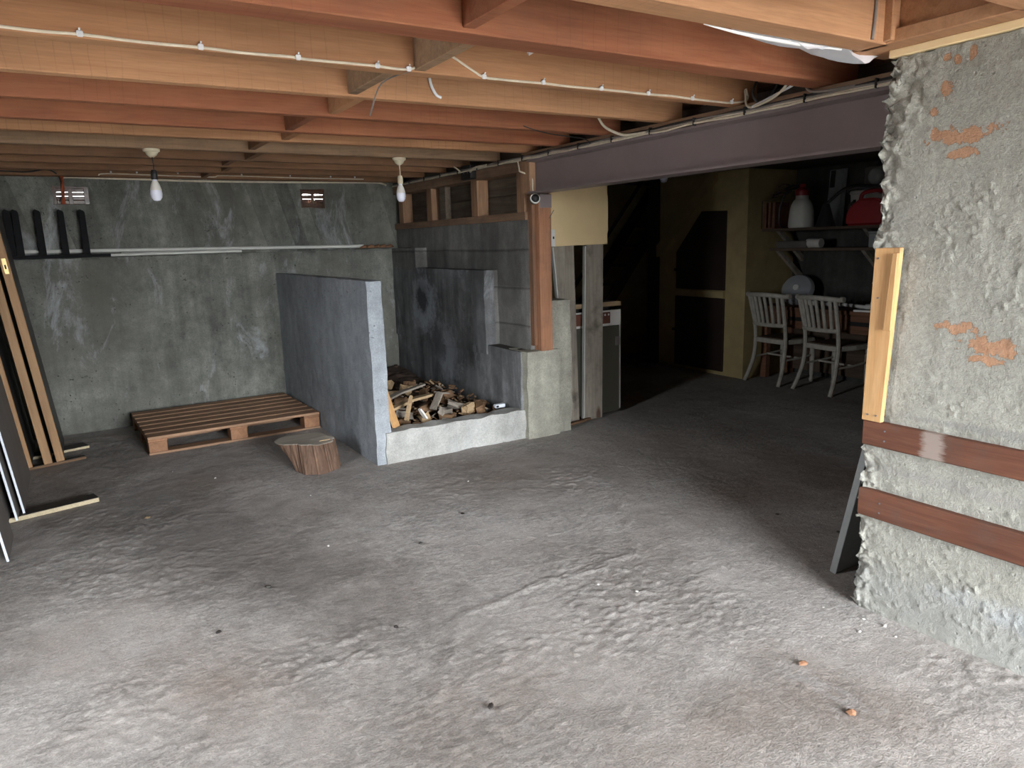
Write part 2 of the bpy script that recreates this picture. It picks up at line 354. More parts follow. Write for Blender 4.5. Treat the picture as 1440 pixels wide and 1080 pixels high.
def btube(bm, pts, rad, n=8, caps=True, flat=None):
    pts = [Vector(p) for p in pts]; N = len(pts); rings = []
    rads = list(np.interp(np.linspace(0, 1, N), np.linspace(0, 1, len(rad)), rad)) if hasattr(rad, '__len__') else [rad]*N
    ref = None
    for i, p in enumerate(pts):
        t = (pts[min(i+1, N-1)]-pts[max(i-1, 0)]).normalized()
        if ref is None: ref = t.orthogonal().normalized()
        ref = (ref - t*ref.dot(t)); ref = ref.normalized() if ref.length > 1e-6 else t.orthogonal().normalized()
        bi = t.cross(ref)
        rings.append([bm.verts.new(p + (ref*math.cos(2*math.pi*k/n) + bi*math.sin(2*math.pi*k/n))*rads[i]) for k in range(n)])
    for a, b_ in zip(rings, rings[1:]):
        for k in range(n): bm.faces.new((a[k], a[(k+1) % n], b_[(k+1) % n], b_[k]))
    if caps: bm.faces.new(rings[0][::-1]); bm.faces.new(rings[-1])
def smoothpts(pts, k=4):
    P = [Vector(p) for p in pts]; out = []
    for i in range(len(P)-1):
        p0, p1, p2, p3 = P[max(i-1, 0)], P[i], P[i+1], P[min(i+2, len(P)-1)]
        for j in range(k):
            t = j/k
            out.append(.5*((2*p1)+(p2-p0)*t+(2*p0-5*p1+4*p2-p3)*t*t+(3*p1-p0-3*p2+p3)*t**3))
    out.append(P[-1]); return out
def tube(name, pts, rad, mat, parent=None, n=8, world=True, smooth_k=0):
    bm = bmesh.new(); btube(bm, smoothpts(pts, smooth_k) if smooth_k else pts, rad, n)
    return finish(name, bm, mat, parent, smooth=True, world=world)
def lathe(name, prof, mat, parent=None, n=24, world=False, mtx=None, closed=True):
    bm = bmesh.new(); rings = []
    for (r_, z) in prof: rings.append([bm.verts.new((r_*math.cos(2*math.pi*k/n), r_*math.sin(2*math.pi*k/n), z)) for k in range(n)])
    for a, b_ in zip(rings, rings[1:]):
        for k in range(n): bm.faces.new((a[k], a[(k+1) % n], b_[(k+1) % n], b_[k]))
    if closed: bm.faces.new(rings[0][::-1]); bm.faces.new(rings[-1])
    bmesh.ops.remove_doubles(bm, verts=bm.verts, dist=1e-5)
    if mtx is not None: bmesh.ops.transform(bm, matrix=mtx, verts=bm.verts)
    return finish(name, bm, mat, parent, smooth=True, world=world)
def prism(name, poly, lo, hi, mat, parent=None, axis='x', world=True, bev=.002, mtx=None):
    """polygon in the two remaining axes, extruded along axis from lo to hi"""
    def P(a, b_, c): return {'x': (c, a, b_), 'y': (a, c, b_), 'z': (a, b_, c)}[axis]
    bm = bmesh.new(); A = [bm.verts.new(P(a, b_, lo)) for a, b_ in poly]; B = [bm.verts.new(P(a, b_, hi)) for a, b_ in poly]
    bm.faces.new(A[::-1]); bm.faces.new(B); k = len(poly)
    for i in range(k): bm.faces.new((A[i], A[(i+1) % k], B[(i+1) % k], B[i]))
    bmesh.ops.recalc_face_normals(bm, faces=bm.faces)
    if bev: bmesh.ops.bevel(bm, geom=bm.edges[:], offset=bev, segments=1, affect='EDGES')
    if mtx is not None: bmesh.ops.transform(bm, matrix=mtx, verts=bm.verts)
    return finish(name, bm, mat, parent, world=world)
def rough(name, quads, mat, parent=None, cell=.05, amp=.004, sc=6, amp_fn=None, holes=None, smooth=True, angle=50, lumps=None):
    """concrete surface: quads (origin, u, v) cut into cells and displaced by noise that depends on place only"""
    V, F, base = [], [], 0
    for q in quads:
        o, u, v = (np.array(a, float) for a in q[:3]); c = q[3] if len(q) > 3 else cell
        nu = max(1, int(round(np.linalg.norm(u)/c))); nv = max(1, int(round(np.linalg.norm(v)/c)))
        su, sv = np.meshgrid(np.linspace(0, 1, nu+1), np.linspace(0, 1, nv+1), indexing='ij')
        P = o + su[..., None]*u + sv[..., None]*v
        V.append(P.reshape(-1, 3))
        I = base + np.arange((nu+1)*(nv+1)).reshape(nu+1, nv+1)
        fq = np.stack([I[:-1, :-1], I[1:, :-1], I[1:, 1:], I[:-1, 1:]], -1).reshape(-1, 4)
        if holes:
            cen = (P[:-1, :-1]+P[1:, 1:]).reshape(-1, 3)/2; keep = np.ones(len(fq), bool)
            for (x0, x1, y0, y1, z0, z1) in holes:
                keep &= ~((cen[:, 0] > x0) & (cen[:, 0] < x1) & (cen[:, 1] > y0) & (cen[:, 1] < y1) & (cen[:, 2] > z0) & (cen[:, 2] < z1))
            fq = fq[keep]
        F.append(fq); base += len(V[-1])
    V = np.concatenate(V); F = np.concatenate(F)
    a = amp if amp_fn is None else amp_fn(V)
    D = np.stack([fbm(V, sc, 3, 11.1), fbm(V, sc, 3, 23.7), fbm(V, sc, 3, 41.9)], -1)
    V = V + D*(a[:, None] if hasattr(a, '__len__') else a)
    if lumps:
        lv_ = np.clip(fbm(V, 62, 2, 5.5)-.18, 0, 1)*np.clip(fbm(V, 5, 2, 9.1)+.5, .1, 1) + .8*np.clip(vnoise(V, 38, 3.3)-.5, 0, 1)
        V = V + lv_[:, None]*np.array(lumps)
        ex = (a-a.min())[:, None]; V = V + ex*1.1*np.stack([fbm(V, 48, 2, 71.), fbm(V, 48, 2, 83.), fbm(V, 48, 2, 97.)], -1)
    me = bpy.data.meshes.new(name); me.from_pydata(V.tolist(), [], F.tolist())
    bm = bmesh.new(); bm.from_mesh(me); bmesh.ops.remove_doubles(bm, verts=bm.verts, dist=1e-4)
    bm.to_mesh(me); bm.free(); me.materials.append(mat)
    if smooth: me.polygons.foreach_set('use_smooth', [True]*len(me.polygons)); me.set_sharp_from_angle(angle=R(angle))
    return link(bpy.data.objects.new(name, me), parent)
def boxquads(lo, hi, skip=''):
    (a, b_, c), (d, e, f) = lo, hi; X, Y, Z = d-a, e-b_, f-c
    Q = {'x': ((a, b_, c), (0, 0, Z), (0, Y, 0)), 'X': ((d, b_, c), (0, Y, 0), (0, 0, Z)), 'y': ((a, b_, c), (X, 0, 0), (0, 0, Z)),
         'Y': ((a, e, c), (0, 0, Z), (X, 0, 0)), 'z': ((a, b_, c), (0, Y, 0), (X, 0, 0)), 'Z': ((a, b_, f), (X, 0, 0), (0, Y, 0))}
    return [Q[k] for k in Q if k not in skip]
def copy_tree(o, parent=None):
    c = o.copy(); COL.objects.link(c); c.parent = parent
    for ch in list(o.children): copy_tree(ch, c)
    return c

# ------------------------------------------------------------------ floor
def make_floor():
    xs = np.unique(np.concatenate([np.arange(-1.6, -.8, .08), np.arange(-.8, 3.5, .0095), np.arange(3.5, 7.6, .06)]))
    ys = np.unique(np.concatenate([np.arange(-2.7, .8, .08), np.arange(.8, 3.2, .0085), np.arange(3.2, 5.0, .014), np.arange(5.0, 7.8, .04)]))
    X, Y = np.meshgrid(xs, ys, indexing='ij'); P = np.stack([X.ravel(), Y.ravel(), np.zeros(X.size)], -1)
    z = .006*fbm(P, 1.1, 2) + .0014*fbm(P, 4, 3, 5.)
    g = np.clip(fbm(P*np.array([1, 1.25, 1]), 1.5, 3, 17.)+.12, 0, 1)
    z += g*(.0014*fbm(P*np.array([.8, 1, 1]), 15, 3, 3.))
    lum = fbm(P*np.array([.85, 1, 1]), 38, 2, 61.)
    z += (.10+1.2*g)*.0055*np.clip(lum, 0, 1) + .004*g*np.clip(vnoise(P, 26, 77.)-.25, 0, 1)
    pl = fbm(P*np.array([.6, 1, 1]), 5.5, 4, 29.)                 # thin raised lips of float marks
    z += .0022*np.clip(1-np.abs(pl-.25)*9, 0, 1)*np.clip(fbm(P, 1.0, 2, 50.)+.4, 0, 1)
    ck = [(.93, 2.1), (1.25, 2.55), (1.6, 2.6), (1.95, 2.62), (2.25, 2.6), (2.5, 2.95), (2.7, 3.3)]   # crack
    d = np.full(len(P), 9.)
    for (a, b_), (c, e) in zip(ck, ck[1:]):
        L2 = (c-a)**2+(e-b_)**2; t = np.clip(((P[:, 0]-a)*(c-a)+(P[:, 1]-b_)*(e-b_))/L2, 0, 1)
        d = np.minimum(d, np.hypot(P[:, 0]-a-t*(c-a)-.02*fbm(P, 9, 2, 2.), P[:, 1]-b_-t*(e-b_)-.03*fbm(P, 7, 2, 8.)))
    z += .007*np.exp(-(d/.02)**2)*np.sign(.5) - .006*np.exp(-((d-.0)/.007)**2)
    P[:, 2] = z - .003
    nx, ny = len(xs), len(ys); I = np.arange(nx*ny).reshape(nx, ny)
    F = np.stack([I[:-1, :-1], I[1:, :-1], I[1:, 1:], I[:-1, 1:]], -1).reshape(-1, 4)
    me = bpy.data.meshes.new('floor'); nv, nf = len(P), len(F)
    me.vertices.add(nv); me.vertices.foreach_set('co', P.ravel().astype(np.float32))
    me.loops.add(nf*4); me.loops.foreach_set('vertex_index', F.ravel().astype(np.int32))
    me.polygons.add(nf); me.polygons.foreach_set('loop_start', np.arange(0, nf*4, 4, dtype=np.int32))
    me.polygons.foreach_set('use_smooth', np.ones(nf, bool)); me.update(); me.validate()
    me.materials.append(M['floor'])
    return struct(link(bpy.data.objects.new('floor', me)), 'rough grey concrete basement floor with chalky patches and a crack')
make_floor()
gm = bmesh.new(); bbox(gm, (-300, -300, -.3), (300, 300, -.04), 0)
struct(finish('ground', gm, M['outside']), 'paved ground outside the basement')

# ------------------------------------------------------------------ walls
TOP = 2.46
VENTS = [(-.02, .23, 1.965, 2.125), (2.08, 2.33, 1.945, 2.125)]
hol = [(a, b_, 7.4, 7.8, c, d) for a, b_, c, d in VENTS]
qs = [((-1.5, 7.3, -.05), (4.75, 0, 0), (0, 0, 1.57)), ((-1.5, 7.3, 1.52), (4.75, 0, 0), (0, .15, 0)), ((-1.5, 7.45, 1.52), (4.75, 0, 0), (0, 0, .94), .03),
      ((-1.5, 7.62, -.05), (0, 0, 2.51), (4.75, 0, 0), .03), ((-1.5, 7.45, TOP), (4.75, 0, 0), (0, .17, 0)),
      ((3.25, 7.3, -.05), (0, .32, 0), (0, 0, 1.57)), ((3.25, 7.45, 1.52), (0, .17, 0), (0, 0, .94)), ((-1.5, 7.3, -.05), (0, 0, 1.57), (0, .32, 0)), ((-1.5, 7.45, 1.52), (0, 0, .94), (0, .17, 0))]
for a, b_, c, d in VENTS:
    qs += [((a, 7.45, c), (b_-a, 0, 0), (0, .17, 0)), ((a, 7.45, d), (0, .17, 0), (b_-a, 0, 0)), ((a, 7.45, c), (0, .17, 0), (0, 0, d-c)), ((b_, 7.45, c), (0, 0, d-c), (0, .17, 0))]
struct(rough('wall_back', qs, M['back'], cell=.05, amp=.004, sc=7, holes=[(a, b_, 7.44, 7.46, c, d) for a, b_, c, d in VENTS]+[(a, b_, 7.61, 7.63, c, d) for a, b_, c, d in VENTS]),
       'dark grey board-marked concrete back wall with a ledge')

# concrete side wall under the beam line, with its two ledges; the timber framing stands on it
qs = boxquads((3.08, 4.82, -.05), (3.28, 7.5, 1.715)) + boxquads((2.95, 6.70, 1.30), (3.09, 7.32, 1.52)) + boxquads((2.95, 5.32, .62), (3.09, 7.32, 1.325)) \
    + boxquads((2.965, 4.80, -.05), (3.09, 7.32, .70))
wall_side = struct(rough('wall_side', qs, M['bin'], cell=.045, amp=.005, sc=8), 'soot-stained concrete wall with stepped ledges behind the bin')
wall_side.data.materials.append(M['side'])
cz = np.zeros(len(wall_side.data.polygons)*3); wall_side.data.polygons.foreach_get('center', cz); cz = cz.reshape(-1, 3)
wall_side.data.polygons.foreach_set('material_index', (((cz[:, 2] > 1.31) | ((cz[:, 0] > 3.03) & (cz[:, 1] < 5.4))).astype(np.int32)))
box('sill_plate', (3.06, 4.83, 1.715), (3.20, 7.44, 1.775), M['plate'], wall_side)
box('top_plate', (3.06, 4.83, 2.075), (3.20, 7.44, 2.155), M['plate'], wall_side)
for i, (a, b_) in enumerate([(7.22, 7.40), (6.52, 6.68), (5.60, 5.80), (4.85, 5.0)]):
    box('stud', (3.07, a, 1.775), (3.18, min(b_, a+.11), 2.075), M['stud'], wall_side)
box('stud', (3.11, 6.30, 1.775), (3.17, 6.42, 2.075), M['wallboard'], wall_side)
for z0, z1 in ((1.74, 1.925), (1.932, 2.15)): box('wall_board', (3.20, 4.83, z0), (3.225, 7.45, z1), M['wallboard'], wall_side)
bm = bmesh.new(); bbox(bm, (3.225, 4.83, 1.70), (3.28, 7.5, 2.5), 0); finish('backing_board', bm, M['wallboard'], wall_side)

struct(rough('wall_divider', boxquads((1.735, 4.79, -.05), (1.845, 7.32, 1.315)), M['divider'], cell=.035, amp=.005, sc=9), 'smooth blue-grey concrete divider wall')
struct(rough('wall_kerb', boxquads((1.80, 4.775, -.05), (3.0, 4.90, .235)), M['kerb'], cell=.03, amp=.009, sc=9), 'low rough concrete kerb across the front of the bin')
struct(rough('wall_nib', boxquads((2.985, 4.73, -.05), (3.285, 5.0, .70)) + boxquads((3.22, 4.765, -.05), (3.43, 5.0, 1.085)), M['nib'], cell=.03, amp=.008, sc=9),
       'stepped concrete nib beneath the timber post')

def ramp_edge(V):
    d = np.minimum(np.abs(V[:, 1]-1.70), 3)
    return .0016 + .013*np.exp(-(d/.05)**2) + .006*np.exp(-((V[:, 1]-1.62)/.1)**2-((V[:, 2]-2.05)/.14)**2)
wr = rough('wall_right', [((2.69, .75, -.05), (0, 0, 2.22), (0, .95, 0), .006), ((2.69, 1.70, -.05), (0, 0, 2.22), (.5, 0, 0), .03), ((2.69, -2.7, -.05), (0, 0, 2.22), (0, 3.45, 0), .06),
                          ((3.19, -2.7, -.05), (0, 4.4, 0), (0, 0, 2.22), .1), ((2.69, -2.7, 2.17), (.5, 0, 0), (0, 4.4, 0), .06), ((2.69, -2.7, -.05), (.5, 0, 0), (0, 0, 2.22), .1)],
           M['right'], amp_fn=ramp_edge, sc=16, lumps=(-.0075, .001, 0), angle=180)
struct(wr, 'pale rough-rendered concrete wall end with ragged edge')

bm = bmesh.new()                                                    # left wall with side doorway
bbox(bm, (WIN_X-.2, -2.8, -.05), (WIN_X, WIN_Y0, TOP), 0); bbox(bm, (WIN_X-.2, WIN_Y1, -.05), (WIN_X, 7.62, TOP), 0); bbox(bm, (WIN_X-.2, WIN_Y0, WIN_Z1), (WIN_X, WIN_Y1, TOP), 0); bbox(bm, (WIN_X-.2, WIN_Y0, -.05), (WIN_X, WIN_Y1, WIN_Z0), 0)
struct(finish('wall_left', bm, M['side']))
bm = bmesh.new()                                                    # wall behind the camera with the big doorway
bbox(bm, (WIN_X-.2, OPEN_Y-.2, -.05), (OPEN_X0, OPEN_Y, TOP), 0); bbox(bm, (OPEN_X1, OPEN_Y-.2, -.05), (3.4, OPEN_Y, TOP), 0); bbox(bm, (OPEN_X0, OPEN_Y-.2, OPEN_Z), (OPEN_X1, OPEN_Y, TOP), 0)
struct(finish('wall_front', bm, M['side']))
# the dark workshop beyond the beam
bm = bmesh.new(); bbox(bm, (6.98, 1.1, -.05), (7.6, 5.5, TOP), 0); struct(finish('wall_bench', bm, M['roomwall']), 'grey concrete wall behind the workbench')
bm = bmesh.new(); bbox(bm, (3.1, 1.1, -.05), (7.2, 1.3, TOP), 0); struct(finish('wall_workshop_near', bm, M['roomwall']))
bm = bmesh.new(); bbox(bm, (3.25, 7.62, -.05), (7.6, 7.8, TOP), 0); struct(finish('wall_workshop_back', bm, M['stairwall']), 'cream wall behind the dark stairs')
bm = bmesh.new(); bbox(bm, (7.4, 5.3, -.05), (7.6, 7.8, TOP), 0); struct(finish('wall_stairwell', bm, M['stairwall']))
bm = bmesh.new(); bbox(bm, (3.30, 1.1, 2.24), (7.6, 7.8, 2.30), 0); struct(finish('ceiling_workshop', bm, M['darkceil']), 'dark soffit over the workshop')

# cupboard under the stairs
wc = bmesh.new(); bbox(wc, (6.22, 5.42, -.03), (6.30, 6.76, 2.25), 0); bbox(wc, (6.30, 5.42, -.03), (7.0, 5.50, 2.25), 0)
wall_closet = struct(finish('wall_closet', wc, M['cream']), 'cream painted cupboard wall under the stairs')
box('rail', (6.185, 5.70, .875), (6.22, 6.46, .945), M['cream'], wall_closet)
prism('sloping_trim', [(6.77, 1.32), (6.77, 1.46), (5.84, 2.30), (5.84, 2.16)], 6.17, 6.22, M['cream'], wall_closet)
d1 = struct(prism('door_1', [(6.45, .955), (5.70, .955), (5.70, 1.82), (6.06, 1.83), (6.45, 1.38)], 6.195, 6.225, M['doorbrown']), 'dark brown upper cupboard door with sloping corner')
box('latch', (6.18, 6.42, 1.16), (6.20, 6.47, 1.19), M['blackpl'], d1, .002)
d2 = struct(box('door_2', (6.195, 5.70, .04), (6.225, 6.46, .865), M['doorbrown']), 'dark brown lower cupboard door')
box('latch', (6.18, 6.44, .45), (6.20, 6.49, .48), M['blackpl'], d2, .002)

# ------------------------------------------------------------------ ceiling: deck, joists, blocking
bm = bmesh.new(); bbox(bm, (WIN_X-.2, -2.8, 2.44), (7.6, 7.8, 2.50), 0)
ceil = struct(finish('ceiling', bm, M['deck']), 'exposed timber joists under floor boards')
JO = [(-2.4, .06, 2.6, 2), (-1.9, .06, 2.6, 0), (-1.4, .06, 2.6, 2), (-.9, .06, 2.6, 0), (-.40, .06, 2.6, 2), (.12, .06, 2.6, 0), (.66, .06, 2.6, 2), (1.17, .06, 2.60, 2), (1.65, .11, 2.60, 2), (2.155, .125, 3.17, 1), (2.71, .07, 3.15, 0), (3.245, .06, 3.15, 2), (3.775, .06, 3.13, 1),
      (4.325, .06, 3.13, 1), (4.73, .06, 3.13, 0), (5.295, .06, 3.13, 4), (5.82, .06, 3.13, 3), (6.285, .06, 3.13, 3), (6.77, .06, 3.13, 3), (7.33, .10, 3.13, 3)]
for (y, t, xe, k) in JO:
    bm = bmesh.new(); vs = bbox(bm, (-1.35, y, 2.2), (xe, y+t, 2.44), .004)
    finish('joist', bm, JW[k], ceil)
for i in range(8, len(JO)-1):
    y0 = JO[i][0]+JO[i][1]; y1 = JO[i+1][0]
    x = 1.20 + (.03 if i % 2 else -.05)
    box('blocking', (x, y0, 2.205+.004*(i % 3)), (x+.045, y1, 2.43), JW[[1, 4, 4, 0, 1, 0, 3, 3, 3, 3, 3, 3][i-8]] if i > 9 else (JW[1] if i == 8 else JW[4]), ceil)
for xx in (-.55,):
    for i in range(8, len(JO)-1, 2): box('blocking', (xx, JO[i][0]+JO[i][1], 2.21), (xx+.045, JO[i+1][0], 2.43), JW[3], ceil)
box('rim_joist', (2.60, -2.6, 2.245), (2.65, 1.66, 2.44), JW[0], ceil)
box('wall_plate', (2.575, -2.6, 2.2), (2.80, 1.80, 2.245), JW[2], ceil)
box('trim_strip', (2.672, -2.6, 2.172), (2.72, 1.70, 2.2), M['creamboard'], ceil)
box('end_board', (2.555, 1.62, 2.205), (2.60, 1.655, 2.43), JW[2], ceil)
box('wall_plate', (3.02, 1.72, 2.150), (3.16, 4.80, 2.2), M['plate'], ceil)

# ------------------------------------------------------------------ steel beam and post
beam = thing('steel_beam', 'dark purple-brown painted steel beam carrying the joists across the opening', 'beam', (3.09, 3.2, 1.905))
bm = bmesh.new()
prof = [(-.075, 0), (.075, 0), (.075, .012), (.006, .018), (.006, .220), (.075, .226), (.075, .24), (-.075, .24), (-.075, .226), (-.006, .220), (-.006, .018), (-.075, .012)]
A = [bm.verts.new((a, -1.47, z)) for a, z in prof]; B = [bm.verts.new((a, 1.52, z)) for a, z in prof]
bm.faces.new(A[::-1]); bm.faces.new(B)
for i in range(12): bm.faces.new((A[i], A[(i+1) % 12], B[(i+1) % 12], B[i]))
bmesh.ops.recalc_face_normals(bm, faces=bm.faces); finish('beam_section', bm, M['steel'], beam)
box('end_block', (3.025, 4.70, 1.91), (3.08, 4.83, 2.14), M['stud'], beam)
post = thing('timber_post', 'red-brown timber post standing on the concrete nib under the beam', 'post', (3.17, 4.78, .70))
box('post', (3.112, 4.715, .70), (3.222, 4.815, 1.895), M['post'], post, .004)
box('packer', (3.082, 4.765, .74), (3.111, 4.83, 1.90), M['darkpost'], post)
box('steel_cleat', (3.118, 4.708, 1.80), (3.225, 4.714, 1.898), M['steel'], post, .001)
tube('nail', [(3.205, 4.715, 1.72), (3.225, 4.68, 1.78)], .003, M['rust'], post, 6)

# ------------------------------------------------------------------ battens and pine board on the right wall
def batten(z0, z1, label, x0=2.655):
    o = thing('timber_batten', label, 'batten', (2.675, .4, z0))
    bm = bmesh.new(); bbox(bm, (x0, -.5, z0), (2.690, 1.695, z1), .004)
    finish('board', bm, M['batten_smear'] if z0 > .6 else M['batten'], o, world=True)
    for y in (1.60, 1.05, .5):
        for dz in (.03, .07): tube('nail', [(x0-.002, y, z0+dz), (x0+.01, y, z0+dz)], .004, M['rust'], o, 6)
batten(.712, .812, 'upper red-brown timber batten fixed along the pale concrete wall with a grey paint smear')
batten(.415, .528, 'lower red-brown timber batten fixed along the pale concrete wall near the floor')
pb = thing('pine_board', 'light pine board fixed upright at the ragged edge of the pale wall', 'board', (2.66, 1.65, .815))
prism('board', [(1.615, .815), (1.695, .815), (1.685, 1.488), (1.585, 1.490)], 2.645, 2.668, M['pine'], pb)
prism('strip', [(1.592, 1.18), (1.622, 1.18), (1.605, 1.470), (1.585, 1.470)], 2.628, 2.645, M['pine'], pb)
for (y, z) in ((1.67, 1.45), (1.60, 1.45), (1.66, 1.30), (1.67, .84), (1.635, .84)): tube('screw', [(2.641, y, z), (2.65, y, z)], .004, M['rust'], pb, 6)

gb = thing('leaning_sheet', 'dark grey sheet leaning behind the ragged end of the pale wall', 'sheet', (3.0, 1.93, 0), (R(11), 0, 0))
bm = bmesh.new(); bbox(bm, (-.13, -.012, 0), (.30, .012, .80), .003); finish('sheet', bm, M['greyboard'], gb)
bm = bmesh.new(); bbox(bm, (-.134, -.016, 0), (-.126, .016, .80), .002); finish('edge', bm, M['greyboard'], gb)

# ------------------------------------------------------------------ insulation between the near joists
def sagging(name, label, x0, x1, y0, y1, zf, n=26):
    bm = bmesh.new(); G = []
    for layer in (0, 1):
        g_ = []
        for i in range(n+1):
            row = []
            for j in range(9):
                x = x0+(x1-x0)*i/n; y = y0+(y1-y0)*j/8
                row.append(bm.verts.new((x, y, zf(i/n, j/8) + layer*.09*math.sin(math.pi*min(1, max(0, j/8)))**.5 + .004*math.sin(17*i+5*j))))
            g_.append(row)
        G.append(g_)
    for L, g_ in enumerate(G):
        for i in range(n):
            for j in range(8):
                f = (g_[i][j], g_[i+1][j], g_[i+1][j+1], g_[i][j+1]); bm.faces.new(f if L else f[::-1])
    bmesh.ops.remove_doubles(bm, verts=bm.verts, dist=.0005)
    return tag(finish(name, bm, M['wool'], smooth=True, angle=80), label, 'insulation')
sagging('insulation_blanket', 'white insulation blanket sagging between the two near joists beside the beam', 1.85, 2.96, 1.765, 2.145,
        lambda s, t: 2.225 + .152*t - (.075*math.exp(-((s-.42)/.13)**2) + .105*math.exp(-((s-.70)/.085)**2))*(1-t)**.7*(.55+1.2*t), n=44)
sagging('insulation_blanket', 'white insulation tuft hanging over the wall plate above the pale wall', 2.30, 2.59, 1.28, 1.60,
        lambda s, t: 2.36 - .06*math.sin(math.pi*t)*s)
tag(tube('white_film_strip', [(1.80, 1.768, 2.204), (2.0, 1.772, 2.196), (2.25, 1.775, 2.196), (2.5, 1.776, 2.203)], [.002, .006, .007, .004], M['film'], smooth_k=4), 'thin white plastic strip showing below the near joist edge', 'strip')

# ------------------------------------------------------------------ cables
cj = [(-0.35, 2.215), (-0.078, 2.208), (0.026, 2.206), (0.122, 2.209), (0.292, 2.205), (0.466, 2.207), (0.594, 2.204), (0.736, 2.207), (0.785, 2.206), (0.827, 2.204), (0.992, 2.206), (1.079, 2.206), (1.138, 2.204), (1.203, 2.206), (1.256, 2.225), (1.318, 2.265), (1.354, 2.277), (1.388, 2.272), (1.469, 2.233), (1.532, 2.206), (1.608, 2.204), (1.69, 2.204), (1.82, 2.206), (1.939, 2.204), (2.129, 2.206), (2.404, 2.206), (2.555, 2.209), (2.685, 2.205), (2.859, 2.204), (2.954, 2.206), (3.072, 2.228), (3.06, 2.281)]
cc = thing('electrical_cable', 'cream cable clipped in a wavy run along an orange joist', 'cable', (1.5, 2.705, 2.2))
tube('cable', [(x, 2.704, z) for x, z in cj], .0048, M['cable_w'], cc, 7, smooth_k=3)
clp = None
for x, z in [(0.122, 2.209), (0.466, 2.207), (0.785, 2.206), (1.079, 2.206), (1.204, 2.206), (1.352, 2.281), (1.532, 2.206), (1.818, 2.208), (2.129, 2.208), (2.404, 2.208), (2.685, 2.206), (2.954, 2.208)]:
    if clp is None:
        bm = bmesh.new(); bbox(bm, (-.009, -.008, -.008), (.009, .004, .010), .003); btube(bm, [(0, -.008, .011), (0, -.014, .014)], .003, 6)
        clp = finish('cable_clip', bm, M['clip'], cc)
        o = clp
    else: o = clp.copy(); COL.objects.link(o); o.parent = cc
    o.location = Vector((x, 2.702, z)) - cc.location
def along(y0, y1, z, x, wob, k, n=34):
    rr = random.Random(k); return [(x+rr.uniform(-wob, wob)*.5, y0+(y1-y0)*i/n, z+rr.uniform(-wob, wob)) for i in range(n+1)]
RUN = [('cream cable, upper of the bundle tied along the top of the steel beam', 'cable_w', 2.158, 3.006, .006, .004),
       ('cream cable, middle of the bundle tied along the top of the steel beam', 'cable_w', 2.150, 3.000, .006, .004),
       ('grey cable running through the bundle along the steel beam', 'cable_g', 2.165, 3.002, .005, .005),
       ('black cable, uppermost of the bundle along the steel beam', 'cable_k', 2.173, 3.010, .0055, .004)]
for k, (lab, mk, z, x, r_, wob) in enumerate(RUN):
    c = thing('electrical_cable', lab, 'cable', (x, 3.5, z), group='cables along the beam')
    tube('cable', along(1.75, 7.30, z, x, wob, k), r_, M[mk], c, 6, smooth_k=2)
    if k == 0:
        for i in range(15):
            y = 1.95+i*.35
            box('cable_tie', (2.990, y, 2.142), (3.015, y+.008, 2.182), M['blackpl'], c, .002)
tag(tube('electrical_cable', [(2.955, 7.36, 2.17), (2.87, 7.43, 2.20), (2.5, 7.437, 2.195), (1.8, 7.437, 2.188), (1.15, 7.437, 2.184), (.68, 7.437, 2.192), (.345, 7.437, 2.196), (.08, 7.435, 2.198), (.06, 7.435, 2.16)], .009, M['cable_w'], smooth_k=5), 'thick cream cable running along the top of the back wall', 'cable')
c = thing('electrical_cable', 'cream cable looping above the thick cable at the top of the back wall', 'cable', (1.1, 7.32, 2.21))
tube('cable', [(.33, 7.322, 2.208), (.40, 7.322, 2.225), (.9, 7.322, 2.218), (1.25, 7.322, 2.214), (1.35, 7.322, 2.228), (2.0, 7.322, 2.222), (2.7, 7.322, 2.222)], .005, M['cable_w'], c, 6, smooth_k=4)
for x in (.42, .62, .95, 1.5, 1.95, 2.35, 2.6): box('cable_clip', (x, 7.312, 2.232), (x+.014, 7.325, 2.25), M['clip'], c)
tag(tube('electrical_cable', [(-.5, 7.322, 2.24), (-.2, 7.322, 2.225), (-.05, 7.315, 2.25), (.02, 7.33, 2.22), (.05, 7.42, 2.17), (.052, 7.43, 2.06), (.02, 7.43, 2.0)], .006, M['cable_k'], smooth_k=5), 'black cable drooping from the joist down behind the red strap', 'cable')
tag(tube('electrical_cable', [(3.01, 4.84, 2.16), (2.998, 4.80, 2.09), (2.997, 4.79, 2.07), (3.03, 4.76, 2.05), (3.05, 4.705, 2.01), (3.052, 4.70, 1.93), (3.07, 4.70, 1.885), (3.09, 4.70, 1.87)], .006, M['cable_w'], smooth_k=5), 'white cable dropping past the beam end to the round fitting', 'cable')
tag(tube('electrical_cable', [(3.005, 3.35, 2.16), (2.99, 3.55, 2.165), (2.95, 3.62, 2.19), (2.90, 3.66, 2.23), (2.88, 3.70, 2.30)], .008, M['cable_w'], smooth_k=5), 'pale double cable rising off the beam bundle between two joists', 'cable')
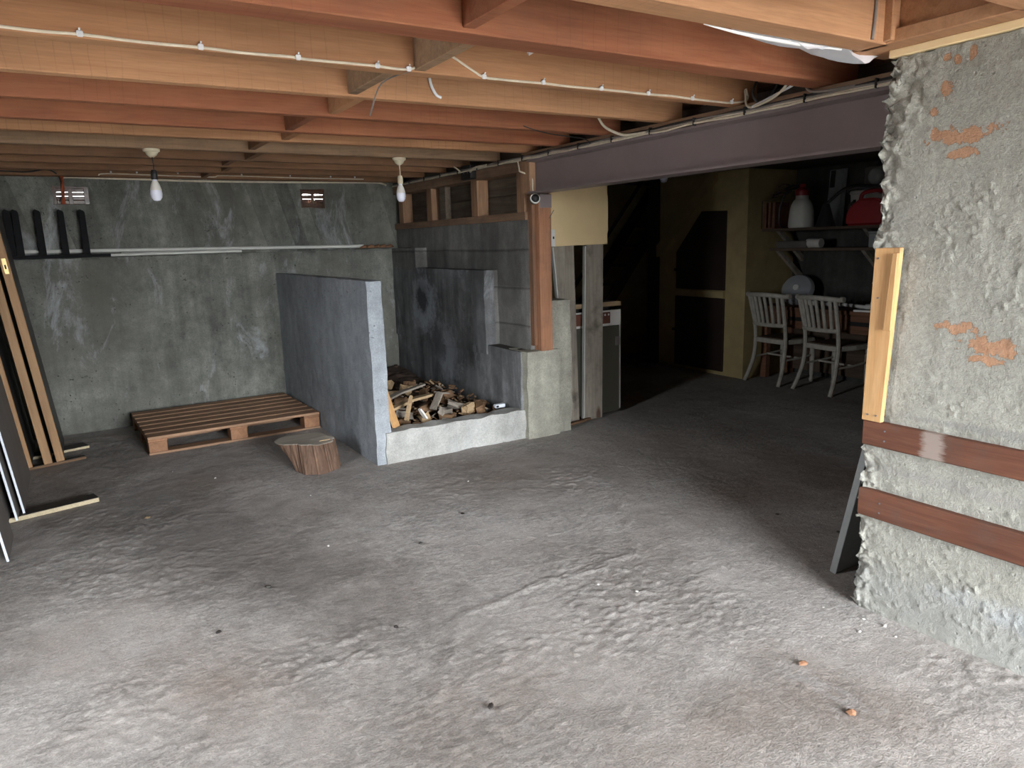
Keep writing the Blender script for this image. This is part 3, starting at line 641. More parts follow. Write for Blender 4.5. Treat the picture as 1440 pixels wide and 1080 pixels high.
for k, (lab, mk, pts) in enumerate([
    ('white loose cable loop hanging beside the end of the orange joist', 'cable_w', [(3.10, 2.76, 2.33), (3.05, 2.70, 2.26), (3.02, 2.66, 2.19), (2.99, 2.58, 2.172), (2.985, 2.45, 2.20), (3.02, 2.40, 2.27), (3.08, 2.42, 2.33)]),
    ('white straight cable slanting through the tangle above the beam', 'clip', [(2.99, 2.60, 2.172), (3.0, 2.50, 2.20), (3.03, 2.36, 2.25), (3.08, 2.28, 2.32)]),
    ('grey cable curving out of the tangle above the beam', 'cable_g', [(3.08, 2.36, 2.30), (3.02, 2.32, 2.23), (2.99, 2.25, 2.18), (3.0, 2.05, 2.17)]),
    ('black cable looped in the tangle above the beam', 'cable_k', [(3.12, 2.66, 2.34), (3.04, 2.62, 2.30), (2.99, 2.60, 2.23), (3.01, 2.56, 2.18), (3.05, 2.52, 2.24), (3.09, 2.5, 2.33)])]):
    tag(tube('electrical_cable', pts, .006, M[mk], smooth_k=5), lab, 'cable')
tag(tube('electrical_cable', [(2.49, 1.645, 2.43), (2.495, 1.645, 2.33), (2.49, 1.644, 2.26), (2.485, 1.645, 2.205)], .006, M['cable_g'], smooth_k=4), 'grey cable running down the face of the near joist end', 'cable')
tag(tube('loose_wire', [(1.21, 2.702, 2.20), (1.19, 2.95, 2.20), (1.20, 3.1, 2.12), (1.23, 3.2, 2.12), (1.26, 3.22, 2.19)], .003, M['cable_g'], smooth_k=5), 'thin grey wire loop hanging under the blocking', 'wire')
tag(tube('loose_wire', [(2.35, 3.80, 2.24), (2.45, 3.76, 2.20), (2.6, 3.77, 2.18), (2.85, 3.80, 2.17), (2.98, 3.9, 2.16)], .003, M['cable_k'], smooth_k=5), 'thin black wire dangling from the dark joist to the beam', 'wire')
tag(tube('cable_offcut', [(1.545, 3.236, 2.305), (1.55, 3.23, 2.27), (1.575, 3.236, 2.235), (1.60, 3.236, 2.225)], .007, M['clip'], smooth_k=4), 'short curved white cable offcut stuck to a joist face', 'cable')
tag(tube('cable_offcut', [(1.745, 2.700, 2.315), (1.77, 2.695, 2.33), (1.80, 2.70, 2.345)], .009, M['clip'], smooth_k=4), 'pale sliver of pipe stuck to the joist above the wavy cable', 'cable')

jb = thing('junction_box', 'small black junction box where cables meet above the framed wall', 'box', (3.03, 5.66, 2.10))
box('body', (3.0, 5.58, 2.085), (3.06, 5.76, 2.20), M['blackpl'], jb, .006)
for y in (5.63, 5.70): tube('screw', [(2.997, y, 2.14), (3.003, y, 2.14)], .008, M['rust'], jb, 8)
tag(tube('electrical_cable', [(3.0, 5.58, 2.14), (2.99, 5.53, 2.15), (2.99, 5.45, 2.165), (3.0, 5.3, 2.165)], .009, M['cable_w'], smooth_k=4), 'short white cable entering the right of the junction box', 'cable')
tag(tube('electrical_cable', [(2.96, 5.86, 2.22), (2.98, 5.80, 2.19), (3.0, 5.765, 2.16)], .007, M['cable_w'], smooth_k=4), 'short white cable entering the far side of the junction box', 'cable')
rf = thing('round_fitting', 'round black fitting with a white ring on the post head', 'fitting', (3.07, 4.70, 1.865))
mt = Matrix.Translation((0, 0, 0)) @ Matrix.Rotation(R(70), 4, 'X') @ Matrix.Rotation(R(-18), 4, 'Y')
lathe('body', [(.0, -.03), (.034, -.03), (.036, -.012), (.034, -.008), (0, -.008)], M['blackpl'], rf, 20, mtx=mt)
lathe('ring', [(.0, -.008), (.038, -.008), (.038, .006), (.030, .008), (.0, .008)], M['whitepl'], rf, 20, mtx=mt)
lathe('face', [(.0, .036), (.016, .033), (.027, .024), (.031, .008)], M['blackpl'], rf, 20, mtx=mt, closed=False)

# ------------------------------------------------------------------ pendant bulbs
def pendant(x, y, label, holder, z0=2.2, drop=.09):
    p = thing('pendant_light', label, 'lamp', (x, y, z0))
    lathe('ceiling_rose', [(.0, .0), (.052, .0), (.050, -.016), (.040, -.020), (.030, -.040), (.012, -.052), (.0, -.052)], M['ivory'], p, 20)
    tube('flex', [(0, 0, -.05), (.003, 0, -.05-drop*.5), (0, 0, -.055-drop)], .0035, M['ivory'] if holder == 'ivory' else M['cable_k'], p, 6, world=False)
    z = -.05-drop
    lathe('lamp_holder', [(.0, z+.012), (.014, z+.010), (.020, z-.005), (.021, z-.045), (.018, z-.05), (.0, z-.05)], M[holder], p, 16)
    b_ = lathe('bulb', [(.0, z-.045), (.014, z-.045), (.015, z-.062), (.026, z-.085), (.034, z-.115), (.037, z-.140), (.033, z-.163), (.020, z-.181), (.0, z-.187)], M['bulbglass'], p, 20)
    lathe('bulb_collar', [(.0151, z-.058), (.0265, z-.082), (.0345, z-.112), (.0350, z-.118), (.030, z-.118)], M['whitepl'], b_, 20, closed=False)
pendant(.555, 5.325, 'white bulb in a black holder under a cream ceiling rose by the vents', 'blackpl')
pendant(2.255, 5.325, 'white bulb in a cream holder under a cream ceiling rose by the framed wall', 'ivory')
hb = thing('hanging_bulb', 'small white bulb hanging in the dark workshop beyond the beam', 'lamp', (5.0, 5.39, 2.24))
lathe('bulb', [(.0, -.06), (.014, -.06), (.018, -.08), (.036, -.12), (.037, -.14), (.026, -.165), (.0, -.175)], M['bulbglass'], hb, 18)
lathe('lamp_holder', [(.0, 0), (.03, 0), (.022, -.03), (.018, -.065), (.0, -.065)], M['blackpl'], hb, 16)

# ------------------------------------------------------------------ vents, strap, rack and pipes on the ledge of the back wall
def vent(a, b_, c, d, label, broken):
    v = thing('wall_vent', label, 'vent', ((a+b_)/2, 7.47, c))
    bm = bmesh.new()
    bbox(bm, (a-.04, 7.462, c-.04), (b_+.04, 7.58, c+.014), .003); bbox(bm, (a-.04, 7.462, d-.016), (b_+.04, 7.58, d+.04), .003)
    bbox(bm, (a-.04, 7.462, c+.01), (a+.022, 7.58, d-.01), .003); bbox(bm, (b_-.024, 7.462, c+.01), (b_+.04, 7.58, d-.01), .003)
    finish('frame', bm, M['brownglaze'], v, world=True)
    zs = np.linspace(c+.03, d-.03, 4)
    for i, z in enumerate(zs):
        if broken and i == 1:
            box('bar', (a+.02, 7.475, z-.012), (a+.07, 7.57, z+.012), M['brownglaze'], v); box('bar', (b_-.09, 7.475, z-.014), (b_-.02, 7.57, z+.014), M['brownglaze'], v)
        else: box('bar', (a+.018, 7.475, z-.0152), (b_-.018, 7.57, z+.0152), M['brownglaze'], v)
    mx = (a+b_)/2
    box('mullion', (mx-.016, 7.472, c+.01), (mx+.016, 7.572, d-.01), M['brownglaze'], v)
    if broken: box('rubble', (mx-.015, 7.47, c+.05), (mx+.02, 7.5, c+.08), M['stone'], v, .006)
    bm = bmesh.new(); bbox(bm, (a, 7.60, c), (b_, 7.61, d-.085), 0); finish('back_plate', bm, M['brownglaze'], v, world=True)
vent(*VENTS[0][:2], *VENTS[0][2:], 'brown glazed clay air vent behind the hanging red strap', False)
vent(*VENTS[1][:2], *VENTS[1][2:], 'broken brown clay air vent in the back wall with no strap', True)
st = thing('red_strap', 'orange-red strap hanging from the joist in front of a vent', 'strap', (.05, 7.44, 1.99))
tube('strap', [(.060, 7.36, 2.20), (.058, 7.425, 2.17), (.055, 7.435, 2.12), (.050, 7.437, 2.05), (.046, 7.437, 1.985)], .013, M['redstrap'], st, 8, smooth_k=4)
box('end_tag', (.030, 7.428, 1.975), (.062, 7.440, 2.0), M['redstrap'], st)
rk = thing('bracket_rack', 'black rack of upright prongs standing on the back wall ledge', 'rack', (0, 7.35, 1.525))
box('base_bar', (-.60, 7.315, 1.525), (.20, 7.35, 1.555), M['blackrack'], rk)
prism('base_tip', [(.20, 7.315), (.35, 7.33), (.35, 7.345), (.20, 7.35)], 1.528, 1.55, M['blackrack'], rk, axis='z')
for x in (-.365, -.31, -.155, .01, .165):
    prism('prong', [(x-.025, 1.555), (x+.028, 1.555), (x+.024, 1.90), (x+.016, 1.915), (x-.012, 1.928), (x-.022, 1.92)], 7.318, 7.348, M['blackrack'], rk, axis='y')
for lab, p0, p1, r_ in (('long grey plastic pipe at the back of the wall ledge', (-.40, 7.42, 1.585), (2.68, 7.40, 1.552), .017),
                        ('short white pipe lying in front on the wall ledge', (.345, 7.335, 1.537), (1.44, 7.335, 1.540), .013),
                        ('thin white pipe resting between the other ledge pipes', (.43, 7.368, 1.548), (1.26, 7.368, 1.548), .010)):
    o = thing('pvc_pipe', lab, 'pipe', p0)
    bm = bmesh.new(); btube(bm, [p0, p1], r_, 12); finish('pipe', bm, M['pvc'], o, smooth=True, world=True)
    d = (Vector(p1)-Vector(p0)).normalized()
    bm = bmesh.new(); btube(bm, [Vector(p1)-d*.05, Vector(p1)+d*.002], r_*1.15, 12); finish('socket', bm, M['pvc'], o, smooth=True, world=True)
    bm = bmesh.new(); btube(bm, [Vector(p1)+d*.0025, Vector(p1)+d*.0035], r_*.75, 12); finish('bore', bm, M['blackpl'], o, world=True)
for k in range(5):
    x = 2.62+.07*k; bm = bmesh.new(); btube(bm, [(x, 7.35+.02*(k % 3), 1.535), (x+.06, 7.33+.03*(k % 2), 1.55), (x+.10, 7.36, 1.54)], [.006, .02, .004], 6)
    tag(finish('dead_leaf', bm, M['leaf'], smooth=True), 'dead brown leaf lying in the corner of the wall ledge', 'leaf', 'dead leaves on the ledge')

# ------------------------------------------------------------------ doors and panels leaning at the left
def leaning_door(x, y, tilt, label, latch=False, w=.72, t=.055, L=1.98):
    d = thing('leaning_door', label, 'door', (x, y, .029), (0, R(-tilt), 0), group='doors leaning against the left wall')
    bm = bmesh.new(); bbox(bm, (-t, .0, 0), (0, .03, L), .003); finish('edge', bm, M['doorwood'], d)
    bm = bmesh.new(); bbox(bm, (-t+.006, .03, 0), (-.006, w, L), .002); finish('leaf', bm, M['doorface'], d)
    if latch:
        o = box('latch_plate', (-t+.014, -.004, 1.41), (-.014, .001, 1.52), M['brass'], d, .001, world=False)
        box('latch_hole', (-t+.022, -.006, 1.445), (-.022, -.003, 1.475), M['blackpl'], o, 0, world=False)
leaning_door(-.19, 6.27, 5.9, 'leaning door with brass latch plate in its brown edge, outermost by the back wall', True)
leaning_door(-.268, 6.24, 5.9, 'leaning brown-edged door in the middle of the stack of doors')
leaning_door(-.392, 6.20, 5.9, 'leaning brown-edged door innermost, next to the white-edged panels')
def panel(x, y, tilt, label, w=1.0, t=.012, L=1.7, z=.03):
    d = thing('lining_sheet', label, 'panel', (x, y, z), (0, R(-tilt), 0), group='white-edged sheets leaning against the left wall')
    bm = bmesh.new(); bbox(bm, (-t, .0, 0), (0, .012, L), .002); finish('white_edge', bm, M['whiteedge'], d)
    bm = bmesh.new(); bbox(bm, (-t+.001, .012, 0), (-.001, w, L), .001); finish('sheet', bm, M['panelface'], d)
panel(-.395, 5.08, 6.2, 'grey panel with white edge, furthest forward of the leaning panels by the doors', .9)
panel(-.425, 4.96, 6.2, 'grey panel with white edge, second in the leaning stack resting on chipboard', .9)
panel(-.470, 4.80, 6.2, 'grey panel with white edge, third in the leaning stack', .9)
panel(-.440, 4.36, 6.2, 'broad grey-brown panel with chipped white edge at the front of the leaning panels', .40, z=.004)
def strip(p0, p1, w, h, label, mk='chip'):
    a, b_ = Vector(p0), Vector(p1); ang = math.atan2(b_.y-a.y, b_.x-a.x); Ls = (b_-a).length
    o = thing('chipboard_strip', label, 'board', a, (0, 0, ang))
    bm = bmesh.new(); bbox(bm, (0, 0, .001), (Ls, w, h), .002); finish('core', bm, M[mk], o)
    bm = bmesh.new(); bbox(bm, (0, .001, h), (Ls, w, h+.003), .001); finish('dark_face', bm, M['chiptop'], o)
strip((-.50, 5.02, .0), (-.005, 5.14, .0), .11, .028, 'chipboard strip on the floor under the white-edged panels')
strip((-.42, 6.55, 0), (-.02, 6.68, 0), .14, .022, 'chipboard strip on the floor under the doors near the back wall')
strip((-.52, 6.20, 0), (-.05, 6.33, 0), .05, .020, 'thin brown strip on the floor at the feet of the doors', 'fire1')

# ------------------------------------------------------------------ pallet and log
pal = thing('wooden_pallet', 'brown slatted wooden pallet lying flat against the divider wall', 'pallet', (1.03, 6.67, .0), (0, 0, R(2)))
PW, PD = 1.36, 1.08
def pbox(name, lo, hi, mat): return box(name, lo, hi, mat, pal, .003, world=False)
for k in range(7):
    y = -PD/2 + k*(PD-.115)/6
    pbox('slat', (-PW/2, y, .125), (PW/2, y+.118, .146), M['pallet'])
for k in range(3):
    x = (-PW/2, -.07, PW/2-.14)[k]
    pbox('stringer_board', (x, -PD/2+.002, .104), (x+.14, PD/2-.002, .125), M['palletblock'])
    for j in range(3):
        y = (-PD/2, -.07, PD/2-.14)[j]
        pbox('block', (x+.004, y+.004, .020), (x+.136, y+.136, .104), M['palletblock'])
for j in range(3):
    y = (-PD/2, -.06, PD/2-.12)[j]
    pbox('bottom_runner', (-PW/2, y, .001), (PW/2, y+.12, .020), M['pallet'])

log = thing('log_stump', 'short bark-covered log standing on end beside the divider wall, used as a block', 'log', (1.365, 4.98, 0))
bm = bmesh.new(); rr = random.Random(4); n = 88; rings = []
prof = []
for k in range(n):
    a = 2*math.pi*k/n; rr_ = .150 + .008*math.sin(3*a+1) + .006*math.sin(7*a) + rr.choice((-.006, -.003, 0, .002, .005))
    prof.append((a, rr_))
for i, z in enumerate((.0, .05, .10, .15, .197)):
    f = i/4; ring = []
    for a, q in prof:                                        # flares over to one side at the top
        dx = -.085*f*max(0, math.cos(a-R(128)))**1.5; lean = Vector((-.03*f, .10*f, 0))
        q2 = q*(1-.06*f) + .21*f*max(0, math.cos(a-R(112)))**2
        ring.append(bm.verts.new(Vector((q2*math.cos(a), q2*.86*math.sin(a), z + (.006*math.sin(2*a) if i == 4 else 0))) + lean*.4))
    rings.append(ring)
for a, b_ in zip(rings, rings[1:]):
    for k in range(n): bm.faces.new((a[k], a[(k+1) % n], b_[(k+1) % n], b_[k]))
bm.faces.new(rings[0][::-1])
top = [v.co.copy() for v in rings[-1]]
finish('bark', bm, M['bark'], log)
bm = bmesh.new(); cen = sum(top, Vector())/n; vs = [bm.verts.new(p) for p in top]; v2 = [bm.verts.new(cen+(p-cen)*.95+Vector((0, 0, .004))) for p in top]; vc = bm.verts.new(cen+Vector((0, 0, .005)))
for k in range(n): bm.faces.new((vs[k], vs[(k+1) % n], v2[(k+1) % n], v2[k])); bm.faces.new((v2[k], v2[(k+1) % n], vc))
finish('cut_top', bm, M['cut'], log)
box('splinter', (.01, -.02, .204), (.09, -.012, .210), M['fire2'], log, .002, world=False)

# ------------------------------------------------------------------ litter and firewood in the bin
rough('wood_litter', [((1.88, 4.91, .07), (1.04, 0, 0), (0, 2.35, 0))], M['soil'], cell=.025, amp=.022, sc=14)
wl = bpy.data.objects['wood_litter']; tag(wl, 'dark crumbled wood and bark litter covering the bin floor', 'litter'); wl['kind'] = 'stuff'
for v in wl.data.vertices:
    v.co.z += .07 + .07*max(0, (v.co.y-4.9))/1.2*(1 if v.co.y < 6.1 else 1)
r5 = random.Random(12); bm = bmesh.new()
for k in range(420):
    x, y = r5.uniform(1.9, 2.9), 4.93+1.3*r5.random()**1.3
    L_, w_, t_ = r5.uniform(.02, .09), r5.uniform(.008, .022), r5.uniform(.005, .012)
    mx = Matrix.Translation((x, y, .185+.0583*(y-4.9)+r5.uniform(-.01, .03))) @ Euler((r5.uniform(-.5, .5), r5.uniform(-.6, .6), r5.uniform(0, 6.3))).to_matrix().to_4x4()
    bbox(bm, (-L_/2, -w_/2, -t_/2), (L_/2, w_/2, t_/2), 0, mtx=mx)
wc_ = finish('wood_chips', bm, M['fire1'], wl); wc_.data.materials.append(M['fire2']); wc_.data.materials.append(M['fire3'])
wc_.data.polygons.foreach_set('material_index', np.repeat([0 if k % 5 < 3 else (1 if k % 5 == 3 else 2) for k in range(420)], 6).astype(np.int32))
wc_['kind'] = 'stuff'; wc_['label'] = 'loose wood chips and bark scraps strewn over the litter'
def chunk_mesh(name, lx, ly, lz, mat, seed):
    r3 = random.Random(seed); bm = bmesh.new(); bbox(bm, (-lx*.36, -ly*.36, -lz*.36), (lx*.36, ly*.36, lz*.36), .008, 1)
    for v in bm.verts: v.co += Vector((r3.uniform(-1, 1), r3.uniform(-1, 1), r3.uniform(-1, 1)))*.014
    me = bpy.data.meshes.new(name); bm.to_mesh(me); bm.free(); me.materials.append(mat); return me
CH = [chunk_mesh('firewood_chunk', .16, .10, .09, M['fire1'], 1), chunk_mesh('firewood_chunk', .13, .10, .10, M['fire2'], 2), chunk_mesh('firewood_chunk', .20, .09, .07, M['fire3'], 3), chunk_mesh('firewood_chunk', .12, .12, .08, M['fire1'], 4)]
SP = [(2.10, 5.95, .38, 1, 10), (2.28, 5.90, .39, 1, 50), (1.98, 5.85, .36, 0, 80), (2.15, 5.72, .36, 0, 20), (2.38, 5.75, .36, 1, 110), (1.95, 5.55, .33, 0, 30), (2.22, 5.50, .33, 3, 140), (2.45, 5.55, .33, 0, 60),
      (2.05, 5.35, .30, 2, 100), (2.55, 5.35, .31, 3, 20), (2.36, 5.28, .29, 0, 160), (2.23, 5.03, .27, 1, 75), (2.42, 5.06, .29, 2, 40), (2.40, 5.00, .25, 0, 120), (2.62, 5.06, .28, 1, 20), (2.72, 5.05, .28, 0, 65), (2.58, 5.18, .29, 2, 150),
      (1.93, 5.00, .24, 0, 45), (2.05, 5.08, .25, 3, 95), (2.12, 5.2, .27, 2, 10), (2.80, 5.2, .27, 0, 35), (2.5, 5.95, .36, 0, 35), (2.7, 5.6, .31, 3, 75), (2.86, 5.0, .22, 3, 15)]
for i, (x, y, z, k, a) in enumerate(SP):
    o = bpy.data.objects.new('firewood_chunk', CH[k]); COL.objects.link(o); o.location = (x, y, z-.035)
    o.rotation_euler = (R((i*37) % 50-25), R((i*53) % 60-30), R(a))
    tag(o, ['dark brown lump of firewood in the bin litter', 'pale orange split block of firewood in the bin', 'long grey piece of firewood in the bin litter', 'squat dark brown lump of firewood in the bin'][k], 'firewood', 'firewood in the bin')
def stick(name, p0, p1, w, t, mat, label, cat, bend=0.0):
    a, b_ = Vector(p0), Vector(p1); mid = (a+b_)/2 + Vector((0, 0, bend)); d = (b_-a).normalized(); s = d.cross(Vector((0, 0, 1))).normalized()*w/2; u = s.cross(d).normalized()*t/2
    bm = bmesh.new(); P = [a, (a+mid)/2, mid, (mid+b_)/2, b_]; rings = []
    for i, p in enumerate(P):
        k = (1, .95, 1, .9, .55)[i]; rings.append([bm.verts.new(p+s*k+u), bm.verts.new(p-s*k+u), bm.verts.new(p-s*k-u), bm.verts.new(p+s*k-u)])
    for q, w_ in zip(rings, rings[1:]):
        for k in range(4): bm.faces.new((q[k], q[(k+1) % 4], w_[(k+1) % 4], w_[k]))
    bm.faces.new(rings[0][::-1]); bm.faces.new(rings[-1]); bmesh.ops.recalc_face_normals(bm, faces=bm.faces)
    tag(finish(name, bm, mat), label, cat)
stick('pale_plank', (1.945, 4.915, .215), (1.865, 5.02, .62), .075, .02, M['pine'], 'pale tapering plank leaning upright against the divider inside the bin', 'plank')
stick('wood_stick', (2.05, 4.98, .25), (2.13, 5.05, .42), .03, .02, M['fire2'], 'short pale stick poking up beside the leaning plank', 'stick')
stick('bark_strip', (1.92, 5.30, .32), (2.42, 5.45, .41), .06, .015, M['fire3'], 'long grey bark strip lying across the bin litter', 'bark', .02)
stick('bark_strip', (2.0, 5.18, .30), (2.40, 5.25, .36), .07, .02, M['fire2'], 'broad pale bark strip lying low in the bin litter', 'bark', .02)
stick('bark_strip', (2.34, 5.12, .27), (2.50, 5.18, .37), .07, .015, M['fire3'], 'curled grey bark slab standing up in the bin', 'bark', .07)
stick('wood_stick', (1.93, 5.60, .36), (2.22, 5.50, .36), .04, .03, M['fire2'], 'pale stick lying behind the bark strips in the bin', 'stick')
stick('white_scrap', (2.20, 4.96, .25), (2.15, 4.95, .33), .05, .012, M['whitepl'], 'small white plastic scrap standing at the kerb', 'scrap')
box_o = thing('metal_clip_scrap', 'small white metal clip lying on the kerb top near the nib', 'scrap', (2.86, 4.98, .235))
box('plate', (-.04, -.02, 0), (.05, .02, .03), M['whiteedge'], box_o, .004, world=False); box('hole', (-.035, -.022, .006), (-.012, -.018, .022), M['blackpl'], box_o, 0, world=False)

# ------------------------------------------------------------------ boards standing beside the nib
cb = thing('cream_board', 'cream painted square board hung below the beam beside the post', 'board', (3.66, 4.95, 1.5))
prism('board', [(3.372, 1.505), (3.945, 1.512), (3.945, 1.60), (3.952, 1.62), (3.952, 1.90), (3.945, 1.92), (3.945, 2.0), (3.372, 2.0)], 4.93, 4.95, M['creamboard'], cb, axis='y')
box('white_catch', (3.362, 4.918, 1.505), (3.40, 4.93, 1.64), M['whitepl'], cb); box('catch_pin', (3.376, 4.912, 1.565), (3.386, 4.919, 1.585), M['blackpl'], cb, 0)
for lab, a, b_, c, d in (('weathered grey plank standing beside the nib, narrower at its foot', 3.415, 3.615, 3.565, 3.655), ('weathered grey plank with dark knots standing next to the dark board', 3.745, 3.925, 3.715, 3.905)):
    p = thing('weathered_plank', lab, 'plank', ((c+d)/2, 4.97, 0))
    prism('plank', [(c, 0), (d, 0), (b_, 1.50), (b_, 2.1), (a, 2.1), (a, 1.5)], 4.962, 4.995, M['weather'], p, axis='y')
    prism('side_strip', [(c-.012, 0), (c, 0), (a, 1.5), (a-.012, 1.5)], 4.965, 5.0, M['pvc'], p, axis='y')
db = thing('dark_board', 'dark glossy board standing upright behind the weathered planks', 'board', (4.0, 5.03, 0))
box('sheet', (3.56, 5.02, .02), (4.148, 5.034, .80), M['darkboard'], db); box('torn_corner', (4.10, 5.012, .62), (4.148, 5.02, .70), M['panelface'], db)
wb = thing('white_sheet', 'white-edged sheet standing behind the dark board', 'sheet', (4.0, 5.06, 0))
box('sheet', (3.56, 5.045, .03), (4.185, 5.06, .935), M['whitepl'], wb); box('brown_trim', (3.60, 5.036, .82), (4.06, 5.045, .92), M['brownlabel'], wb)
for x in (3.95, 3.99, 4.03): box('spot', (x, 5.032, .85+.04*(x > 3.98)), (x+.018, 5.037, .868+.04*(x > 3.98)), M['whitepl'], wb, .002)
ts = thing('timber_top_board', 'dark board with pale yellow edge lying on top of the standing sheets', 'board', (3.9, 5.1, .94))
bm = bmesh.new(); bbox(bm, (3.55, 5.03, .975), (4.165, 5.40, 1.01), .002); finish('board', bm, M['doorface'], ts, world=True)
box('pale_edge', (3.55, 5.018, .972), (4.165, 5.03, 1.012), M['fire2'], ts); box('support', (3.60, 5.1, 0), (4.10, 5.38, .975), M['doorface'], ts)
tag(box('floor_batten', (0, 0, 0), (.34, .03, .02), M['fire1'], None, .003, mtx=Matrix.Translation((3.44, 4.86, .001)) @ Matrix.Rotation(R(14), 4, 'Z')), 'thin timber strip on the floor at the foot of the weathered planks', 'strip')

# ------------------------------------------------------------------ workshop: chairs, bench, shelves
def make_chair(label):
    c = thing('dining_chair', label, 'chair', group='white chairs at the workbench'); mt_ = M['chairpaint']
    W, zs = .205, .455
    def back_x(z): return -.20 - .10*max(0, (z-.45)/.5)**1.3
    for s in (-1, 1):                                                 # rear leg and back post in one sweep
        bm = bmesh.new(); pts = [(-.315, s*.235, 0), (-.26, s*.222, .12), (-.215, s*W, .28), (-.20, s*W, .45), (-.215, s*W, .62), (-.265, s*(W+.01), .82), (-.295, s*(W+.015), .93)]
        btube(bm, smoothpts(pts, 4), .021, 8); finish('leg', bm, mt_, c, smooth=True)
        prof_ = [(.0, 0), (.016, 0), (.024, .015), (.024, .035), (.017, .05), (.022, .10), (.028, .28), (.027, .36), (.020, .37), (.024, .385), (.024, .455), (0, .455)]
        lathe('leg', prof_, mt_, c, 14, mtx=Matrix.Translation((.21, s*.20, 0)))
    def arc(z, bow, y): return (back_x(z) - bow*(1-(y/W)**2), y, z)
    bm = bmesh.new(); btube(bm, [arc(.945-.012*(y/W)**2, .055, y) for y in np.linspace(-.265, .265, 17)], [.020]+[.024]*15+[.020], 10); finish('top_rail', bm, mt_, c, smooth=True)
    for s in (-1, 1):
        p = arc(.932, .055, s*.268); lathe('scroll', [(0, -.022), (.026, -.020), (.028, 0), (.026, .02), (0, .022)], mt_, c, 14, mtx=Matrix.Translation(p) @ Matrix.Rotation(R(90), 4, 'X'))
    bm = bmesh.new(); btube(bm, [arc(.625, .045, y) for y in np.linspace(-W, W, 11)], .022, 8); finish('lower_rail', bm, mt_, c, smooth=True)
    for y in np.linspace(-.155, .155, 6):
        bm = bmesh.new(); P = [Vector(arc(z, .045+.01*(z-.62)/.3, y*(1+.1*(z-.62)/.3))) for z in (.625, .72, .83, .94)]
        rings = [[bm.verts.new(p+Vector((dx, dy, 0))) for dx, dy in ((-.007, -.0165), (.007, -.0165), (.007, .0165), (-.007, .0165))] for p in P]
        for a, b_ in zip(rings, rings[1:]):
            for k in range(4): bm.faces.new((a[k], a[(k+1) % 4], b_[(k+1) % 4], b_[k]))
        bm.faces.new(rings[0][::-1]); bm.faces.new(rings[-1]); finish('back_slat', bm, mt_, c)
    out = [(-.225, 0), (-.215, W), (0, .235), (.21, .225), (.245, .12), (.25, 0)]
    poly = [(x, -y) for x, y in out] + [(x, y) for x, y in out[::-1] if y > 0]
    prism('seat_frame', poly, .425, .475, mt_, c, axis='z', world=False, bev=.006)
    prism('seat', [(x*.86, y*.86) for x, y in poly], .476, .483, M['shelf'], c, axis='z', world=False, bev=.002)
    for s in (-1, 1): bm = bmesh.new(); btube(bm, [(-.215, s*W, .26), (0, s*.215, .27), (.21, s*.20, .29)], .011, 8); finish('stretcher', bm, mt_, c, smooth=True)
    bm = bmesh.new(); btube(bm, [(.0, -.215, .27), (0, .215, .27)], .011, 8); finish('stretcher', bm, mt_, c, smooth=True)
    return c
ch = make_chair('worn white slat-back chair at the workbench, next to the cupboard')
ch.location = (6.46, 5.085, 0); ch.rotation_euler = (0, 0, R(-4))
c2 = copy_tree(ch); c2['label'] = 'flaking white slat-back chair at the workbench, next to the pine board on the wall'
c2.location = (6.455, 4.455, 0); c2.rotation_euler = (0, 0, R(-7))

wk = thing('workbench', 'dark brown timber workbench behind the two white chairs', 'workbench', (6.7, 4.2, 0))
box('top', (6.42, 2.4, .765), (6.97, 5.41, .80), M['bench'], wk); box('apron', (6.44, 2.42, .58), (6.47, 5.40, .765), M['bench'], wk)
for y in (4.05, 4.75): box('drawer_slot', (6.434, y, .66), (6.444, y+.26, .70), M['blackpl'], wk, .001)
for y in (5.32, 4.0, 2.5):
    for x in (6.47, 6.88): box('leg', (x, y, 0), (x+.07, y+.07, .765), M['bench'], wk)
box('lower_panel', (6.93, 2.5, .05), (6.96, 5.38, .55), M['shelf'], wk)
def shelf(z, label):
    s = thing('wall_shelf', label, 'shelf', (6.75, 4.2, z)); box('board', (6.42 if z > 1.5 else 6.55, 2.3, z-.028), (6.97, 5.40, z), M['shelf'], s)
    for y in (5.30, 4.30, 3.2):
        prism('bracket', [(6.98, z-.36), (6.98, z-.29), (6.62, z-.03), (6.55, z-.03)], y-.02, y+.02, M['weather'], s, axis='y')
shelf(1.612, 'upper dark timber shelf with the red can and sprayer'); shelf(1.405, 'lower dark timber shelf beneath the one with the red can')

sp_ = thing('garden_sprayer', 'white plastic pressure sprayer with a red cap on the upper shelf', 'sprayer', (6.58, 5.03, 1.612))
lathe('body', [(0, 0), (.118, 0), (.128, .015), (.128, .05), (.118, .17), (.105, .23), (.085, .27), (.066, .29), (.064, .33), (0, .33)], M['bottle'], sp_, 28)
lathe('cap', [(0, .325), (.07, .325), (.072, .375), (.055, .395), (.03, .41), (.028, .44), (0, .44)], M['redpl'], sp_, 24)
tube('hose', [(-.02, .06, .40), (-.10, .12, .36), (-.14, .16, .2), (-.12, .17, .04), (-.05, .16, .012)], .010, M['blackpl'], sp_, 8, world=False, smooth_k=5)
tube('nozzle', [(-.02, .03, .41), (-.03, .10, .43), (-.02, .20, .40)], .014, M['blackpl'], sp_, 8, world=False, smooth_k=4)
rc = thing('jerry_can', 'red plastic jerry can with moulded handle on the upper shelf', 'can', (6.54, 4.27, 1.612), (0, 0, R(8)))
bm = bmesh.new(); prof_ = [(-.17, 0), (.17, 0), (.182, .03), (.178, .17), (.15, .225), (.10, .25), (-.05, .25), (-.115, .20), (-.165, .14), (-.18, .04)]
A = [bm.verts.new((-.075, -a, z)) for a, z in prof_]; B = [bm.verts.new((.075, -a, z)) for a, z in prof_]; k = len(prof_)
